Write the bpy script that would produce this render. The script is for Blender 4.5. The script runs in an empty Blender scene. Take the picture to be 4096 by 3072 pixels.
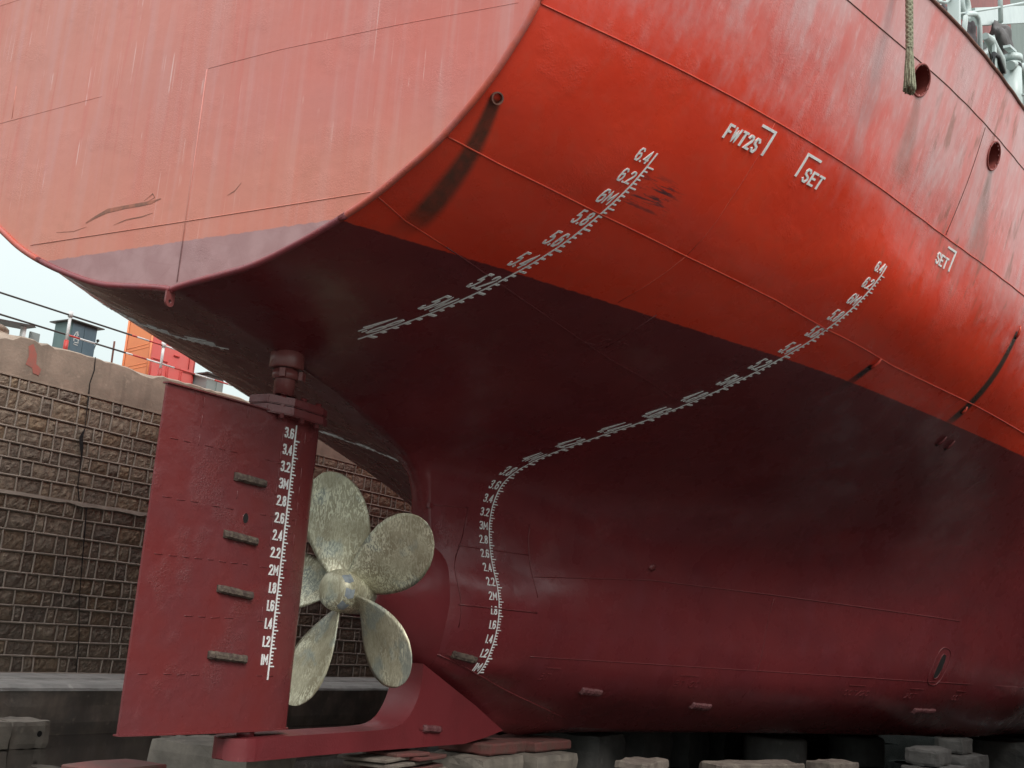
import bpy, bmesh, math, random
import numpy as np
from mathutils import Vector, Matrix
from mathutils import noise as mnoise
random.seed(7)
sc = bpy.context.scene
COL = sc.collection
R = math.radians
# ---------------------------------------------------------------- camera
CAM = np.array([-10.216593626, -8.951530061, 1.522841102])
yaw, pit, roll, FPX = 0.5201918922, 0.2184502064, 0.0733163784, 4546.482
_f = np.array([math.cos(pit)*math.cos(yaw), math.cos(pit)*math.sin(yaw), math.sin(pit)])
_r = np.cross(_f, [0, 0, 1]); _r /= np.linalg.norm(_r); _u = np.cross(_r, _f)
_c, _s = math.cos(roll), math.sin(roll)
RX, UP = _c*_r+_s*_u, -_s*_r+_c*_u
cd = bpy.data.cameras.new('camera'); cam = bpy.data.objects.new('camera', cd); COL.objects.link(cam)
cam.matrix_world = Matrix(((RX[0], UP[0], -_f[0], CAM[0]), (RX[1], UP[1], -_f[1], CAM[1]), (RX[2], UP[2], -_f[2], CAM[2]), (0, 0, 0, 1)))
cd.sensor_fit = 'HORIZONTAL'; cd.sensor_width = 36.0; cd.lens = 36.0*FPX/4096
cd.clip_start = 0.05; cd.clip_end = 2000
sc.camera = cam
# ---------------------------------------------------------------- world, sun, exposure
SUN_EL, SUN_AZ = R(44), R(238)          # azimuth of the sun measured from +X towards +Y
w = bpy.data.worlds.new("World"); sc.world = w; w.use_nodes = True
nt = w.node_tree; nt.nodes.clear()
out = nt.nodes.new('ShaderNodeOutputWorld'); bg = nt.nodes.new('ShaderNodeBackground')
sky = nt.nodes.new('ShaderNodeTexSky'); sky.sky_type = 'NISHITA'; sky.sun_disc = False
sky.sun_elevation = SUN_EL; sky.sun_rotation = R(90)-SUN_AZ; sky.air_density = 1.0; sky.dust_density = 4.0; sky.ozone_density = 1.0
tc = nt.nodes.new('ShaderNodeTexCoord'); sx = nt.nodes.new('ShaderNodeSeparateXYZ'); nt.links.new(tc.outputs['Generated'], sx.inputs[0])
rmp = nt.nodes.new('ShaderNodeValToRGB'); nt.links.new(sx.outputs[2], rmp.inputs[0])
e = rmp.color_ramp.elements
e[0].position = 0.0; e[0].color = (6.3, 7.3, 6.95, 1); e[1].position = 1.0; e[1].color = (22.5, 23.5, 24.0, 1)
_m = rmp.color_ramp.elements.new(0.35); _m.color = (9.4, 10.3, 10.1, 1)
mx = nt.nodes.new('ShaderNodeMixRGB'); mx.inputs[0].default_value = 0.85
nt.links.new(sky.outputs[0], mx.inputs[1]); nt.links.new(rmp.outputs[0], mx.inputs[2])
nt.links.new(mx.outputs[0], bg.inputs[0]); bg.inputs[1].default_value = 0.1
nt.links.new(bg.outputs[0], out.inputs[0])
sl = bpy.data.lights.new('sun', 'SUN'); sun = bpy.data.objects.new('sun', sl); COL.objects.link(sun)
sl.energy = 1.5; sl.angle = R(22); sl.color = (1.0, 0.96, 0.9)
sdir = Vector((math.cos(SUN_EL)*math.cos(SUN_AZ), math.cos(SUN_EL)*math.sin(SUN_AZ), math.sin(SUN_EL)))
sun.rotation_euler = sdir.to_track_quat('Z', 'Y').to_euler()
sc.view_settings.view_transform = 'Standard'; sc.view_settings.look = 'None'; sc.view_settings.exposure = 0.22; sc.view_settings.gamma = 1.0
sc.cycles.max_bounces = 8
# ---------------------------------------------------------------- materials
class NT:
    def __init__(s, name):
        m = bpy.data.materials.new(name); m.use_nodes = True; s.m = m; s.t = m.node_tree; s.t.nodes.clear()
        s.out = s.n('ShaderNodeOutputMaterial'); s.b = s.n('ShaderNodeBsdfPrincipled'); s.l(s.b.outputs[0], s.out.inputs[0])
        g = s.n('ShaderNodeNewGeometry'); s.P = g.outputs['Position']
        sp = s.n('ShaderNodeSeparateXYZ'); s.l(s.P, sp.inputs[0]); s.x, s.y, s.z = sp.outputs
    def n(s, t): return s.t.nodes.new(t)
    def l(s, a, b): s.t.links.new(a, b)
    def set(s, i, v):
        if hasattr(v, 'is_linked') or isinstance(v, bpy.types.NodeSocket): s.l(v, i)
        elif isinstance(v, tuple) and len(v) == 3: i.default_value = (*v, 1)
        else: i.default_value = v
    def vec(s, sx, sy, sz, src=None):
        m = s.n('ShaderNodeMapping'); s.l(src or s.P, m.inputs[0]); m.inputs['Scale'].default_value = (sx, sy, sz); return m.outputs[0]
    def noise(s, scale, detail=4, vec=None, rough=.55, dist=0):
        n = s.n('ShaderNodeTexNoise'); n.inputs['Scale'].default_value = scale; n.inputs['Detail'].default_value = detail
        n.inputs['Roughness'].default_value = rough; n.inputs['Distortion'].default_value = dist; s.l(vec or s.P, n.inputs['Vector']); return n.outputs[0]
    def voro(s, scale, vec=None, feat='F1'):
        n = s.n('ShaderNodeTexVoronoi'); n.feature = feat; n.inputs['Scale'].default_value = scale; s.l(vec or s.P, n.inputs['Vector']); return n.outputs[0]
    def mth(s, op, a, b=0.0, c=0.0, clamp=False):
        m = s.n('ShaderNodeMath'); m.operation = op; m.use_clamp = clamp
        for i, v in enumerate((a, b, c)): s.set(m.inputs[i], v)
        return m.outputs[0]
    def rng(s, v, a, b, c=0.0, d=1.0):
        m = s.n('ShaderNodeMapRange'); m.interpolation_type = 'SMOOTHSTEP'; s.l(v, m.inputs[0])
        for i, k in enumerate((a, b, c, d)): m.inputs[i+1].default_value = k
        return m.outputs[0]
    def mix(s, f, a, b, mode='MIX'):
        m = s.n('ShaderNodeMixRGB'); m.blend_type = mode
        s.set(m.inputs[0], f); s.set(m.inputs[1], a); s.set(m.inputs[2], b); return m.outputs[0]
    def bump(s, h, strength=.3, dist=.02, prev=None):
        b = s.n('ShaderNodeBump'); b.inputs['Strength'].default_value = strength; b.inputs['Distance'].default_value = dist
        s.l(h, b.inputs['Height'])
        if prev: s.l(prev, b.inputs['Normal'])
        return b.outputs[0]
    def fin(s, col, rough=.5, nrm=None, metal=0., spec=.5):
        s.set(s.b.inputs['Base Color'], col); s.set(s.b.inputs['Roughness'], rough); s.set(s.b.inputs['Metallic'], metal)
        s.set(s.b.inputs['Specular IOR Level'], spec)
        if nrm: s.l(nrm, s.b.inputs['Normal'])
        return s.m
def paint_nodes(N, fine=1.0):
    """orange-peel skin, patches of wrinkled old paint, slow plate waviness"""
    patch = N.rng(N.noise(1.3, 3), .5, .64)
    wr = N.noise(45, 3, rough=.7, dist=.6)
    h = N.mth('MULTIPLY', wr, patch)
    n1 = N.bump(h, .5*fine, .012)
    n2 = N.bump(N.noise(9, 4), .25*fine, .012, n1)
    n3 = N.bump(N.noise(.9, 2), .35, .05, n2)
    return n3, patch
def hull_mat():
    N = NT('hull_paint')
    big = N.noise(.8, 4); streak = N.noise(1, 4, N.vec(7, 7, .2), .55); streak2 = N.noise(1, 4, N.vec(16, 16, .32), .6); band = N.noise(1, 3, N.vec(2.6, 2.6, .22), .5)
    base = N.mix(N.rng(big, .3, .7), (.80, .060, .024), (.73, .048, .020))
    base = N.mix(N.mth('MULTIPLY', N.rng(N.noise(6, 5), .45, .75), .25), base, (.62, .09, .05))
    sky_sheen = N.rng(N.mth('ADD', N.mth('ADD', N.z, N.mth('MULTIPLY', N.x, .10)), N.mth('MULTIPLY', N.mth('SUBTRACT', streak, .5), 1.3)), 7.0, 8.9)
    f = N.mth('MULTIPLY', sky_sheen, N.rng(streak, .25, .75, .85, 1.0))
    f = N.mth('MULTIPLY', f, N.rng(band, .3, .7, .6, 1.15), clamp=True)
    base = N.mix(f, base, (.66, .35, .345))  # sky reflection painted in as pale pink, stronger upward and forward
    wh = N.mth('MULTIPLY', N.rng(streak2, .50, .76), N.mth('MULTIPLY', sky_sheen, .35))
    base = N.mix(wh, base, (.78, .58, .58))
    rust = N.mth('MULTIPLY', N.rng(N.noise(1, 5, N.vec(5, 5, .8)), .55, .72), N.mth('MULTIPLY', N.rng(N.x, 3.0, 4.6), N.rng(N.z, 6.0, 7.4)))
    base = N.mix(N.mth('MULTIPLY', rust, .65), base, (.27, .10, .06))
    lo = N.mix(N.rng(N.noise(1.2, 4), .3, .7), (.172, .0265, .030), (.142, .023, .0275))
    lo = N.mix(N.mth('MULTIPLY', N.rng(N.noise(1, 5, N.vec(2.5, 2.5, 1.2)), .5, .7), .35), lo, (.18, .036, .046))
    edge = N.rng(N.mth('ADD', N.z, N.mth('MULTIPLY', N.mth('SUBTRACT', N.noise(14, 3), .5), .02)), 5.375, 5.385)
    col = N.mix(edge, lo, base)
    # soot below the scuppers (a stain with a shape of its own)
    def soot(x0, x1, zt, zb, w0, w1, amt, c):
        t = N.mth('DIVIDE', N.mth('SUBTRACT', N.z, zb), zt-zb, clamp=True)
        cx = N.mth('ADD', N.mth('MULTIPLY', t, x0-x1), x1)
        wdt = N.mth('ADD', N.mth('MULTIPLY', t, w0-w1), w1)
        d = N.mth('ABSOLUTE', N.mth('DIVIDE', N.mth('SUBTRACT', N.x, cx), wdt))
        m = N.mth('MULTIPLY', N.rng(d, .35, 1.0, 1, 0), N.mth('MULTIPLY', N.rng(N.z, zt-.02, zt+.01, 1, 0), N.rng(N.z, zb-.16, zb+.12, 0, 1)))
        m = N.mth('MULTIPLY', m, N.mth('ADD', N.mth('MULTIPLY', N.noise(8, 4), .5), amt-.25), clamp=True)
        stb = N.mth('LESS_THAN', N.y, 0.0)
        return N.mix(N.mth('MULTIPLY', m, stb), col_ref[0], c)
    col_ref = [col]
    col_ref[0] = soot(-1.81, -1.40, 6.46, 5.50, .085, .19, .84, (.06, .04, .026))
    col_ref[0] = soot(8.62, 8.80, 6.78, 5.4, .10, .16, 1.05, (.05, .042, .034))
    col_ref[0] = soot(5.67, 5.72, 5.60, 5.38, .10, .12, 1.0, (.03, .02, .02))
    col_ref[0] = soot(3.40, 3.65, 8.42, 7.5, .10, .35, .45, (.30, .12, .09))
    col_ref[0] = soot(5.9, 6.3, 8.4, 7.3, .10, .5, .5, (.26, .15, .13))
    # fender scrapes beside the after draught scale
    sc1 = N.mth('MULTIPLY', N.rng(N.noise(1, 5, N.vec(2.5, 2.5, 30), .7), .49, .60), N.mth('MULTIPLY', N.mth('MULTIPLY', N.rng(N.x, .0, .12), N.rng(N.x, .40, .72, 1, 0)), N.mth('MULTIPLY', N.rng(N.z, 6.0, 6.14), N.rng(N.z, 6.27, 6.42, 1, 0))))
    col_ref[0] = N.mix(N.mth('MULTIPLY', sc1, .9), col_ref[0], (.035, .035, .042))
    nrm, patch = paint_nodes(N)
    rg = N.rng(N.noise(2.5, 4), .3, .7, .22, .36)
    rg = N.mth('ADD', rg, N.mth('MULTIPLY', sky_sheen, .08))
    return N.fin(col_ref[0], rg, nrm)
def transom_mat():
    N = NT('transom_paint')
    V = N.vec(.001, 1, 1)
    streak = N.noise(1, 5, N.vec(1, 9, .5), .65); s2 = N.noise(1, 4, N.vec(1, 24, .35), .6); band = N.noise(1, 3, N.vec(1, 4.5, .3), .5); big = N.noise(.9, 4)
    base = N.mix(N.rng(big, .32, .68), (.57, .145, .112), (.545, .17, .145))
    base = N.mix(N.rng(N.y, -3.5, 3.6), base, N.mix(.55, base, (.60, .27, .205)))
    base = N.mix(N.mth('MULTIPLY', N.rng(streak, .5, .75), .55), base, (.57, .235, .225))
    base = N.mix(N.mth('MULTIPLY', N.rng(streak, .28, .46, 1, 0), .4), base, (.55, .115, .085))
    base = N.mix(N.mth('MULTIPLY', N.rng(band, .50, .68), .35), base, (.56, .28, .26)); base = N.mix(N.mth('MULTIPLY', N.rng(band, .30, .44, 1, 0), .35), base, (.58, .13, .10))
    wh = N.mth('MULTIPLY', N.rng(s2, .56, .72), N.rng(N.noise(1.5, 3), .54, .62))
    base = N.mix(N.mth('MULTIPLY', wh, .5), base, (.78, .60, .58))
    low = N.rng(N.mth('ADD', N.z, N.mth('MULTIPLY', N.noise(1.1, 3), 1.2)), 6.2, 7.6, 1, 0); base = N.mix(N.mth('MULTIPLY', low, .4), base, (.60, .235, .15))
    dirt = N.mth('MULTIPLY', N.rng(N.noise(2.2, 6), .52, .68), N.rng(N.z, 5.4, 6.9, 1, 0))
    base = N.mix(N.mth('MULTIPLY', dirt, .35), base, (.45, .17, .11))
    lo = N.mix(N.rng(N.noise(3, 5), .4, .66), (.35, .185, .185), (.40, .225, .225))
    vs = N.rng(N.voro(2.6, N.vec(1, 1, 1), 'DISTANCE_TO_EDGE'), .0, .02, 1, 0)
    lo = N.mix(N.mth('MULTIPLY', vs, .12), lo, (.24, .09, .10))
    e = N.rng(N.mth('ADD', N.z, N.mth('MULTIPLY', N.mth('SUBTRACT', N.noise(9, 4), .5), .05)), 5.375, 5.392)
    nrm, patch = paint_nodes(N, .9)
    return N.fin(N.mix(e, lo, base), N.rng(big, .3, .7, .42, .6), nrm)
def red_mat(name, c, c2, rough=(.3, .45), fine=1.0, sc_=1.0):
    N = NT(name)
    col = N.mix(N.rng(N.noise(1.5*sc_, 5), .35, .68), c, c2)
    col = N.mix(N.mth('MULTIPLY', N.rng(N.noise(30, 3), .66, .75), .3), col, (min(1, c[0]*1.8), c[1]*3, c[2]*3))
    nrm, p = paint_nodes(N, fine)
    return N.fin(col, N.rng(N.noise(2.2, 3), .3, .7, *rough), nrm)
def simple(name, c, rough=.5, metal=0., c2=None, sc_=4., bump=.15, bs=30, spec=.5):
    N = NT(name); c2 = c2 or tuple(v*.75 for v in c)
    return N.fin(N.mix(N.rng(N.noise(sc_, 5), .35, .68), c, c2), rough, N.bump(N.noise(bs, 4), bump, .01), metal, spec)
def bronze_mat():
    N = NT('worn_bronze')
    col = N.mix(N.rng(N.noise(3.2, 5), .35, .65), (.48, .44, .31), (.35, .31, .21))
    col = N.mix(N.rng(N.noise(2.1, 3), .52, .62), col, (.32, .34, .29))
    warp = N.vec(26, 26, 8)
    fl = N.rng(N.noise(1, 4, warp, .6, 1.8), .49, .54)
    amt = N.rng(N.noise(1.7, 3), .40, .60, .15, .75)
    col = N.mix(N.mth('MULTIPLY', fl, amt), col, (.90, .88, .68))
    fine = N.rng(N.noise(1, 3, N.vec(70, 70, 14), .6, 1.0), .58, .66)
    col = N.mix(N.mth('MULTIPLY', fine, .35), col, (.16, .13, .08))
    return N.fin(col, N.rng(N.noise(6, 4), .3, .7, .28, .46), N.bump(fl, .25, .004), .25)
def stone_mat():
    N = NT('rough_stone')
    a = N.n('ShaderNodeAttribute'); a.attribute_name = 'tint'
    sep = N.n('ShaderNodeSeparateColor'); N.l(a.outputs['Color'], sep.inputs[0]); t = sep.outputs[0]; t2 = sep.outputs[1]
    col = N.mix(t, (.21, .168, .135), (.35, .275, .205))
    col = N.mix(N.mth('MULTIPLY', N.rng(t2, .72, .95), .55), col, (.30, .20, .115))
    n = N.noise(9, 6, rough=.7)
    col = N.mix(N.rng(n, .38, .62), N.mix(.5, col, (.05, .04, .034)), col)
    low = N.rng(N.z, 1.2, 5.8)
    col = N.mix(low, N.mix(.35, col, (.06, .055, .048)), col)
    return N.fin(col, .85, N.bump(N.noise(16, 6, rough=.7, dist=.5), 0.8, .03), 0, .3)
def conc_mat(name, c, c2, streaks=True):
    N = NT(name)
    col = N.mix(N.rng(N.noise(2.0, 5), .32, .66), c, c2)
    if streaks: col = N.mix(N.mth('MULTIPLY', N.rng(N.noise(1, 4, N.vec(2.6, 2.6, .5)), .48, .68), .5), col, tuple(v*.5 for v in c))
    col = N.mix(N.mth('MULTIPLY', N.rng(N.noise(5, 6), .6, .72), .4), col, tuple(min(1, v*1.5) for v in c))
    return N.fin(col, .85, N.bump(N.noise(14, 6, rough=.65), .5, .02), 0, .3)
def floor_mat():
    N = NT('wet_dock_floor')
    wet = N.rng(N.noise(.35, 4), .36, .44)
    col = N.mix(N.rng(N.noise(1.4, 6), .35, .65), (.105, .085, .066), (.075, .062, .05))
    return N.fin(N.mix(wet, col, (.03, .025, .022)), N.rng(wet, 0, 1, .75, .07), N.bump(N.mth('MULTIPLY', N.noise(7, 6), N.rng(wet, 0, 1, 1, .05)), .6, .03), 0, .5)
def steel_wt():
    N = NT('white_marking_paint')
    col = N.mix(N.rng(N.noise(25, 3), .5, .75), (.86, .88, .87), (.66, .65, .63))
    return N.fin(col, .55, N.bump(N.noise(60, 2), .3, .003))
M = dict(
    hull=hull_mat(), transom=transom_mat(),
    maroon=red_mat('maroon_paint', (.175, .026, .031), (.15, .024, .028), (.28, .42), 1.0),
    bronze=bronze_mat(), stone=stone_mat(), mark=steel_wt(),
    rudder=red_mat('rudder_paint', (.175, .031, .031), (.16, .038, .041), (.20, .34), 1.9),
    rim=red_mat('rim_paint', (.24, .04, .045), (.21, .045, .055), (.25, .4), 1.4, 3),
    rimup=red_mat('rim_paint_upper', (.50, .085, .05), (.45, .11, .09), (.35, .5), 1.4, 3),
    steelred=red_mat('stock_paint', (.22, .065, .06), (.19, .05, .05), (.25, .35), .4),
    anode=simple('corroded_zinc', (.065, .042, .036), .9, 0, (.13, .10, .075), 18, .9, 45),
    anodered=simple('painted_zinc', (.12, .035, .04), .6, 0, (.14, .055, .055), 9, .8, 30),
    weldlo=simple('weld_maroon', (.17, .034, .036), .35, 0, (.15, .026, .03), 8, .4, 60),
    weldup=simple('weld_red', (.60, .075, .035), .38, 0, (.56, .05, .03), 8, .4, 60),
    weldtr=simple('weld_pink', (.50, .13, .10), .5, 0, (.50, .16, .13), 8, .4, 60),
    cap=conc_mat('dock_concrete', (.36, .28, .22), (.27, .215, .17)),
    ledge=conc_mat('ledge_concrete', (.36, .34, .32), (.26, .25, .235), False),
    base=conc_mat('dark_base_concrete', (.30, .25, .21), (.17, .15, .135)),
    mortar=conc_mat('mortar', (.34, .285, .24), (.26, .215, .18), False),
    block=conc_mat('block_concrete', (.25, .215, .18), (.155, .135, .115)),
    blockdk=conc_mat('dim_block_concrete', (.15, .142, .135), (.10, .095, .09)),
    darkblock=conc_mat('shaded_block_concrete', (.09, .085, .08), (.06, .058, .055)),  # darker copy of the block concrete, under-hull shade put into its colour
    blockred=simple('overspray_timber', (.15, .045, .04), .8, 0, (.11, .055, .045), 5, .6, 25),
    wood=simple('grey_timber', (.20, .165, .135), .85, 0, (.13, .10, .085), 6, .6, 25),
    floor=floor_mat(),
    quay=conc_mat('quay_concrete', (.30, .28, .25), (.24, .22, .20), False),
    dark=simple('dark_void', (.012, .010, .010), .9), black=simple('black_rubber', (.02, .02, .022), .6),
    white=simple('white_gloss', (.52, .59, .575), .35, 0, (.44, .51, .50), 3, .1),
    green=simple('deck_green_grey', (.11, .145, .12), .5, 0, (.085, .115, .095), 2, .15),
    railblk=simple('dark_rail', (.07, .06, .055), .5), railred=simple('red_rail', (.55, .05, .04), .45), railwht=simple('white_rail', (.75, .76, .76), .4),
    cabinet=simple('blue_grey_cabinet', (.095, .145, .175), .45, 0, (.075, .12, .15), 2, .05), cabside=simple('grey_green_cabinet', (.11, .17, .165), .5, 0, (.09, .14, .14), 2, .05),
    orange=simple('orange_steel', (.75, .235, .09), .5, 0, (.68, .20, .08), 1.2, .05), orred=simple('red_steel', (.68, .13, .12), .5, 0, (.64, .16, .14), 1.2, .05),
    cab2=simple('pale_grey_cabinet', (.25, .29, .28), .5, 0, (.22, .25, .25), 2, .05),
    rope=simple('old_rope', (.33, .32, .22), .9, 0, (.20, .19, .13), 25, .6, 80),
    tarp=simple('dark_tarpaulin', (.075, .06, .065), .8, 0, (.045, .035, .04), 7, .9, 14), bag=simple('grey_bag', (.13, .12, .12), .8, 0, (.09, .08, .08), 7, .9, 12),
    rust=simple('rusty_edge', (.19, .075, .05), .8, 0, (.11, .05, .04), 14, .5, 40), oxide=simple('oxide_red', (.26, .05, .04), .6),
    grease=simple('pale_grease', (.30, .33, .35), .6, 0, (.20, .225, .25), 12, .5, 40),
)
# ---------------------------------------------------------------- object helpers
def tag(o, label=None, cat=None, group=None, kind=None):
    for k, v in (('label', label), ('category', cat), ('group', group), ('kind', kind)):
        if v: o[k] = v
    return o
def empty(name, loc=(0, 0, 0), rz=0):
    o = bpy.data.objects.new(name, None); COL.objects.link(o); o.location = loc; o.rotation_euler = (0, 0, rz); return o
class MB:
    def __init__(s): s.v = []; s.f = []; s.sm = []
    def add(s, vs, fs, smooth=False):
        b = len(s.v); s.v += [tuple(map(float, p)) for p in vs]; s.f += [tuple(b+i for i in f) for f in fs]; s.sm += [smooth]*len(fs); return s
    def box(s, c, d, rz=0, tilt=0):
        cx, cy, cz = c; hx, hy, hz = d[0]/2, d[1]/2, d[2]/2; ca, sa = math.cos(rz), math.sin(rz); vs = []
        for i in (-1, 1):
            for j in (-1, 1):
                for k in (-1, 1):
                    x, y, z = i*hx, j*hy, k*hz; z += tilt*x; vs.append((cx+x*ca-y*sa, cy+x*sa+y*ca, cz+z))
        return s.add(vs, [(0, 1, 3, 2), (4, 6, 7, 5), (0, 4, 5, 1), (2, 3, 7, 6), (0, 2, 6, 4), (1, 5, 7, 3)])
    def grid(s, rows, closed=False, smooth=True):
        n = len(rows[0]); vs = [p for r in rows for p in r]; fs = []
        for i in range(len(rows)-1):
            for j in range(n if closed else n-1):
                a = i*n+j; b = i*n+(j+1) % n; fs.append((a, b, b+n, a+n))
        return s.add(vs, fs, smooth)
    def tube(s, pts, r, n=8, caps=True, smooth=True):
        pts = [Vector(p) for p in pts]; rows = []
        for i, p in enumerate(pts):
            t = (pts[min(i+1, len(pts)-1)]-pts[max(i-1, 0)]).normalized()
            a = Vector((0, 0, 1)) if abs(t.z) < .9 else Vector((1, 0, 0)); u = t.cross(a).normalized(); v = t.cross(u)
            rr = r[i] if hasattr(r, '__len__') else r
            rows.append([p+(u*math.cos(2*math.pi*k/n)+v*math.sin(2*math.pi*k/n))*rr for k in range(n)])
        b = len(s.v); s.grid(rows, True, smooth)
        if caps: s.f += [tuple(b+i for i in range(n))[::-1], tuple(b+(len(rows)-1)*n+i for i in range(n))]; s.sm += [False]*2
        return s
    def build(s, name, mat, parent=None, bevel=0, loc=None):
        me = bpy.data.meshes.new(name); me.from_pydata(s.v, [], s.f); me.polygons.foreach_set('use_smooth', s.sm); me.update()
        bm = bmesh.new(); bm.from_mesh(me); bmesh.ops.recalc_face_normals(bm, faces=bm.faces[:])
        if bevel: bmesh.ops.bevel(bm, geom=[e for e in bm.edges if len(e.link_faces) == 2 and e.calc_face_angle(0) > .6], offset=bevel, segments=2, affect='EDGES', clamp_overlap=True)
        bm.to_mesh(me); bm.free()
        me.materials.append(mat); o = bpy.data.objects.new(name, me); COL.objects.link(o)
        if parent: o.parent = parent
        if loc: o.location = loc
        return o
# ---------------------------------------------------------------- hull surface (offsets table of the ship)

HZ=[0,.3,.7,1,1.3,1.6,1.92,2.2,2.5,2.8,3.2,3.5,3.8,4,4.2,4.4,4.6,4.8,5,5.2,5.4,5.6,5.8,6,6.2,6.4,7,8,9.5]
HX=[-1.97,0,2.3,3.15,4.18,5,7,9.4,12,14,18,24,34,70]
HT=[
[-9,-9,-9,-9,-9,-9,-9,-8,-7,-6,-5,-4,-3,-2.4,-1.8,-1.2,-.7,-.15,1.02,1.68,2.18,2.58,2.89,3.18,3.4,3.6,4.05,4.5,5.0],
[-9,-9,-9,-8,-8,-8,-7,-6,-5,-4,-3,-2.5,-2,-1.6,-1.2,-.6,.2,1.155,1.97,2.59,3.09,3.511,3.835,4.102,4.345,4.532,4.98,5.5,6.05],
[-2,-1.5,-1.2,-1,-.9,-.8,-.7,-.6,-.55,-.5,-.4,-.3,-.12,.25,.72,1.25,1.85,2.45,3.0,3.55,4.05,4.44,4.76,5.02,5.22,5.38,5.8,6.22,6.68],
[-.9,-.6,-.25,-.05,.28,.42,.45,.42,.32,.25,.22,.26,.44,.7,1.16,1.74,2.4,3.0,3.52,3.98,4.40,4.76,5.05,5.30,5.5,5.67,6.05,6.45,6.93],
[-.5,-.25,.15,.575,.69,.757,.765,.711,.60,.517,.477,.53,.688,1.011,1.557,2.253,2.947,3.484,3.996,4.433,4.834,5.188,5.475,5.723,5.915,6.08,6.32,6.72,7.2],
[-.3,-.02,.4,.7,.86,.94,.97,.92,.82,.78,.8,.93,1.25,1.63,2.12,2.7,3.3,3.85,4.33,4.76,5.14,5.47,5.75,5.98,6.16,6.28,6.5,6.9,7.37],
[.3,.75,1.35,1.62,1.76,1.83,1.87,1.88,1.9,1.97,2.17,2.45,2.83,3.16,3.56,3.97,4.38,4.77,5.12,5.44,5.73,5.99,6.22,6.42,6.58,6.71,7.0,7.3,7.7],
[1.5,2.1,2.6,2.84,2.95,3.02,3.07,3.12,3.2,3.33,3.6,3.88,4.2,4.46,4.73,5.01,5.3,5.58,5.86,6.12,6.37,6.6,6.8,6.97,7.11,7.22,7.5,7.72,7.98],
[2.6,3.4,4.0,4.25,4.4,4.5,4.58,4.65,4.73,4.84,5.06,5.27,5.5,5.68,5.87,6.06,6.25,6.45,6.65,6.83,7.0,7.15,7.29,7.41,7.51,7.6,7.8,7.98,8.12],
[3.6,4.4,5.0,5.25,5.4,5.5,5.58,5.65,5.74,5.85,6.03,6.18,6.36,6.49,6.63,6.77,6.91,7.05,7.18,7.31,7.43,7.54,7.64,7.72,7.79,7.85,7.99,8.12,8.2],
[5.2,5.9,6.35,6.55,6.65,6.72,6.77,6.82,6.88,6.95,7.06,7.16,7.26,7.34,7.41,7.48,7.55,7.62,7.69,7.75,7.81,7.87,7.92,7.96,8.0,8.03,8.1,8.18,8.24],
[6.6,7.1,7.4,7.52,7.6,7.65,7.68,7.71,7.74,7.78,7.83,7.87,7.9,7.93,7.96,7.98,8.0,8.02,8.04,8.06,8.08,8.1,8.11,8.12,8.13,8.14,8.17,8.21,8.25],
[7,7.6,7.9,8,8.05,8.08,8.1,8.12,8.13,8.14,8.15,8.16,8.17,8.18,8.18,8.19,8.19,8.2,8.2,8.2,8.21,8.21,8.21,8.22,8.22,8.22,8.23,8.24,8.25],
[7,7.6,7.9,8,8.05,8.08,8.1,8.12,8.13,8.14,8.15,8.16,8.17,8.18,8.18,8.19,8.19,8.2,8.2,8.2,8.21,8.21,8.21,8.22,8.22,8.22,8.23,8.24,8.25]]
PX=[-1.97,-1,0,1,1.7,2.3,2.6,2.82,2.97,3.06,3.12,3.149,3.151,5.5,6.4,8,70]
PZ=[4.86,4.75,4.58,4.38,4.17,3.97,3.86,3.7,3.5,3.25,2.9,2.6,1.08,.13,0,0,0]
def slopes(x,y):
    x=np.asarray(x,float);y=np.asarray(y,float);h=np.diff(x);d=np.diff(y,axis=0)/h.reshape((-1,)+(1,)*(y.ndim-1));n=len(x);m=np.zeros_like(y)
    for i in range(1,n-1):
        a=d[i-1];b=d[i];w1=2*h[i]+h[i-1];w2=h[i]+2*h[i-1]
        with np.errstate(all='ignore'): v=(w1+w2)/(w1/np.where(a==0,1,a)+w2/np.where(b==0,1,b))
        m[i]=np.where(a*b>0,v,0)
    m[0]=d[0];m[-1]=d[-1];return m
def herm(x,y,m,t):
    x=np.asarray(x,float);i=np.clip(np.searchsorted(x,t)-1,0,len(x)-2);h=x[i+1]-x[i];s=(t-x[i])/h
    s=s.reshape(s.shape+(1,)*(y.ndim-1)) if np.ndim(s) else s
    h=h.reshape(h.shape+(1,)*(y.ndim-1)) if np.ndim(h) else h
    return y[i]*(2*s**3-3*s*s+1)+y[i+1]*(3*s*s-2*s**3)+h*(m[i]*(s**3-2*s*s+s)+m[i+1]*(s**3-s*s))
_Y=np.array(HT,float)
_M=slopes(HX,_Y)
_Z=np.array(HZ,float)
def _catmull(y):
    d=np.diff(y)/np.diff(_Z);m=np.zeros_like(y);m[1:-1]=(d[1:]*np.diff(_Z)[:-1]+d[:-1]*np.diff(_Z)[1:])/(_Z[2:]-_Z[:-2]);m[0]=d[0];m[-1]=d[-1];return m
_cache={}
def section(x):
    k=round(float(x),5)
    if k not in _cache:
        y=herm(HX,_Y,_M,float(k));_cache[k]=(y,_catmull(y))
    return _cache[k]
def zc(x): return float(np.interp(x,PX,PZ))
def HY(x,z):
    y,m=section(x);v=herm(_Z,y,m,float(z))
    e=min(1,max(0,(z-zc(x))/.16))
    v=max(v,.02+.10*(1 if x<7 else 0))
    return v*np.sin(e*np.pi/2)**.7 if e<1 else v
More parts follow.
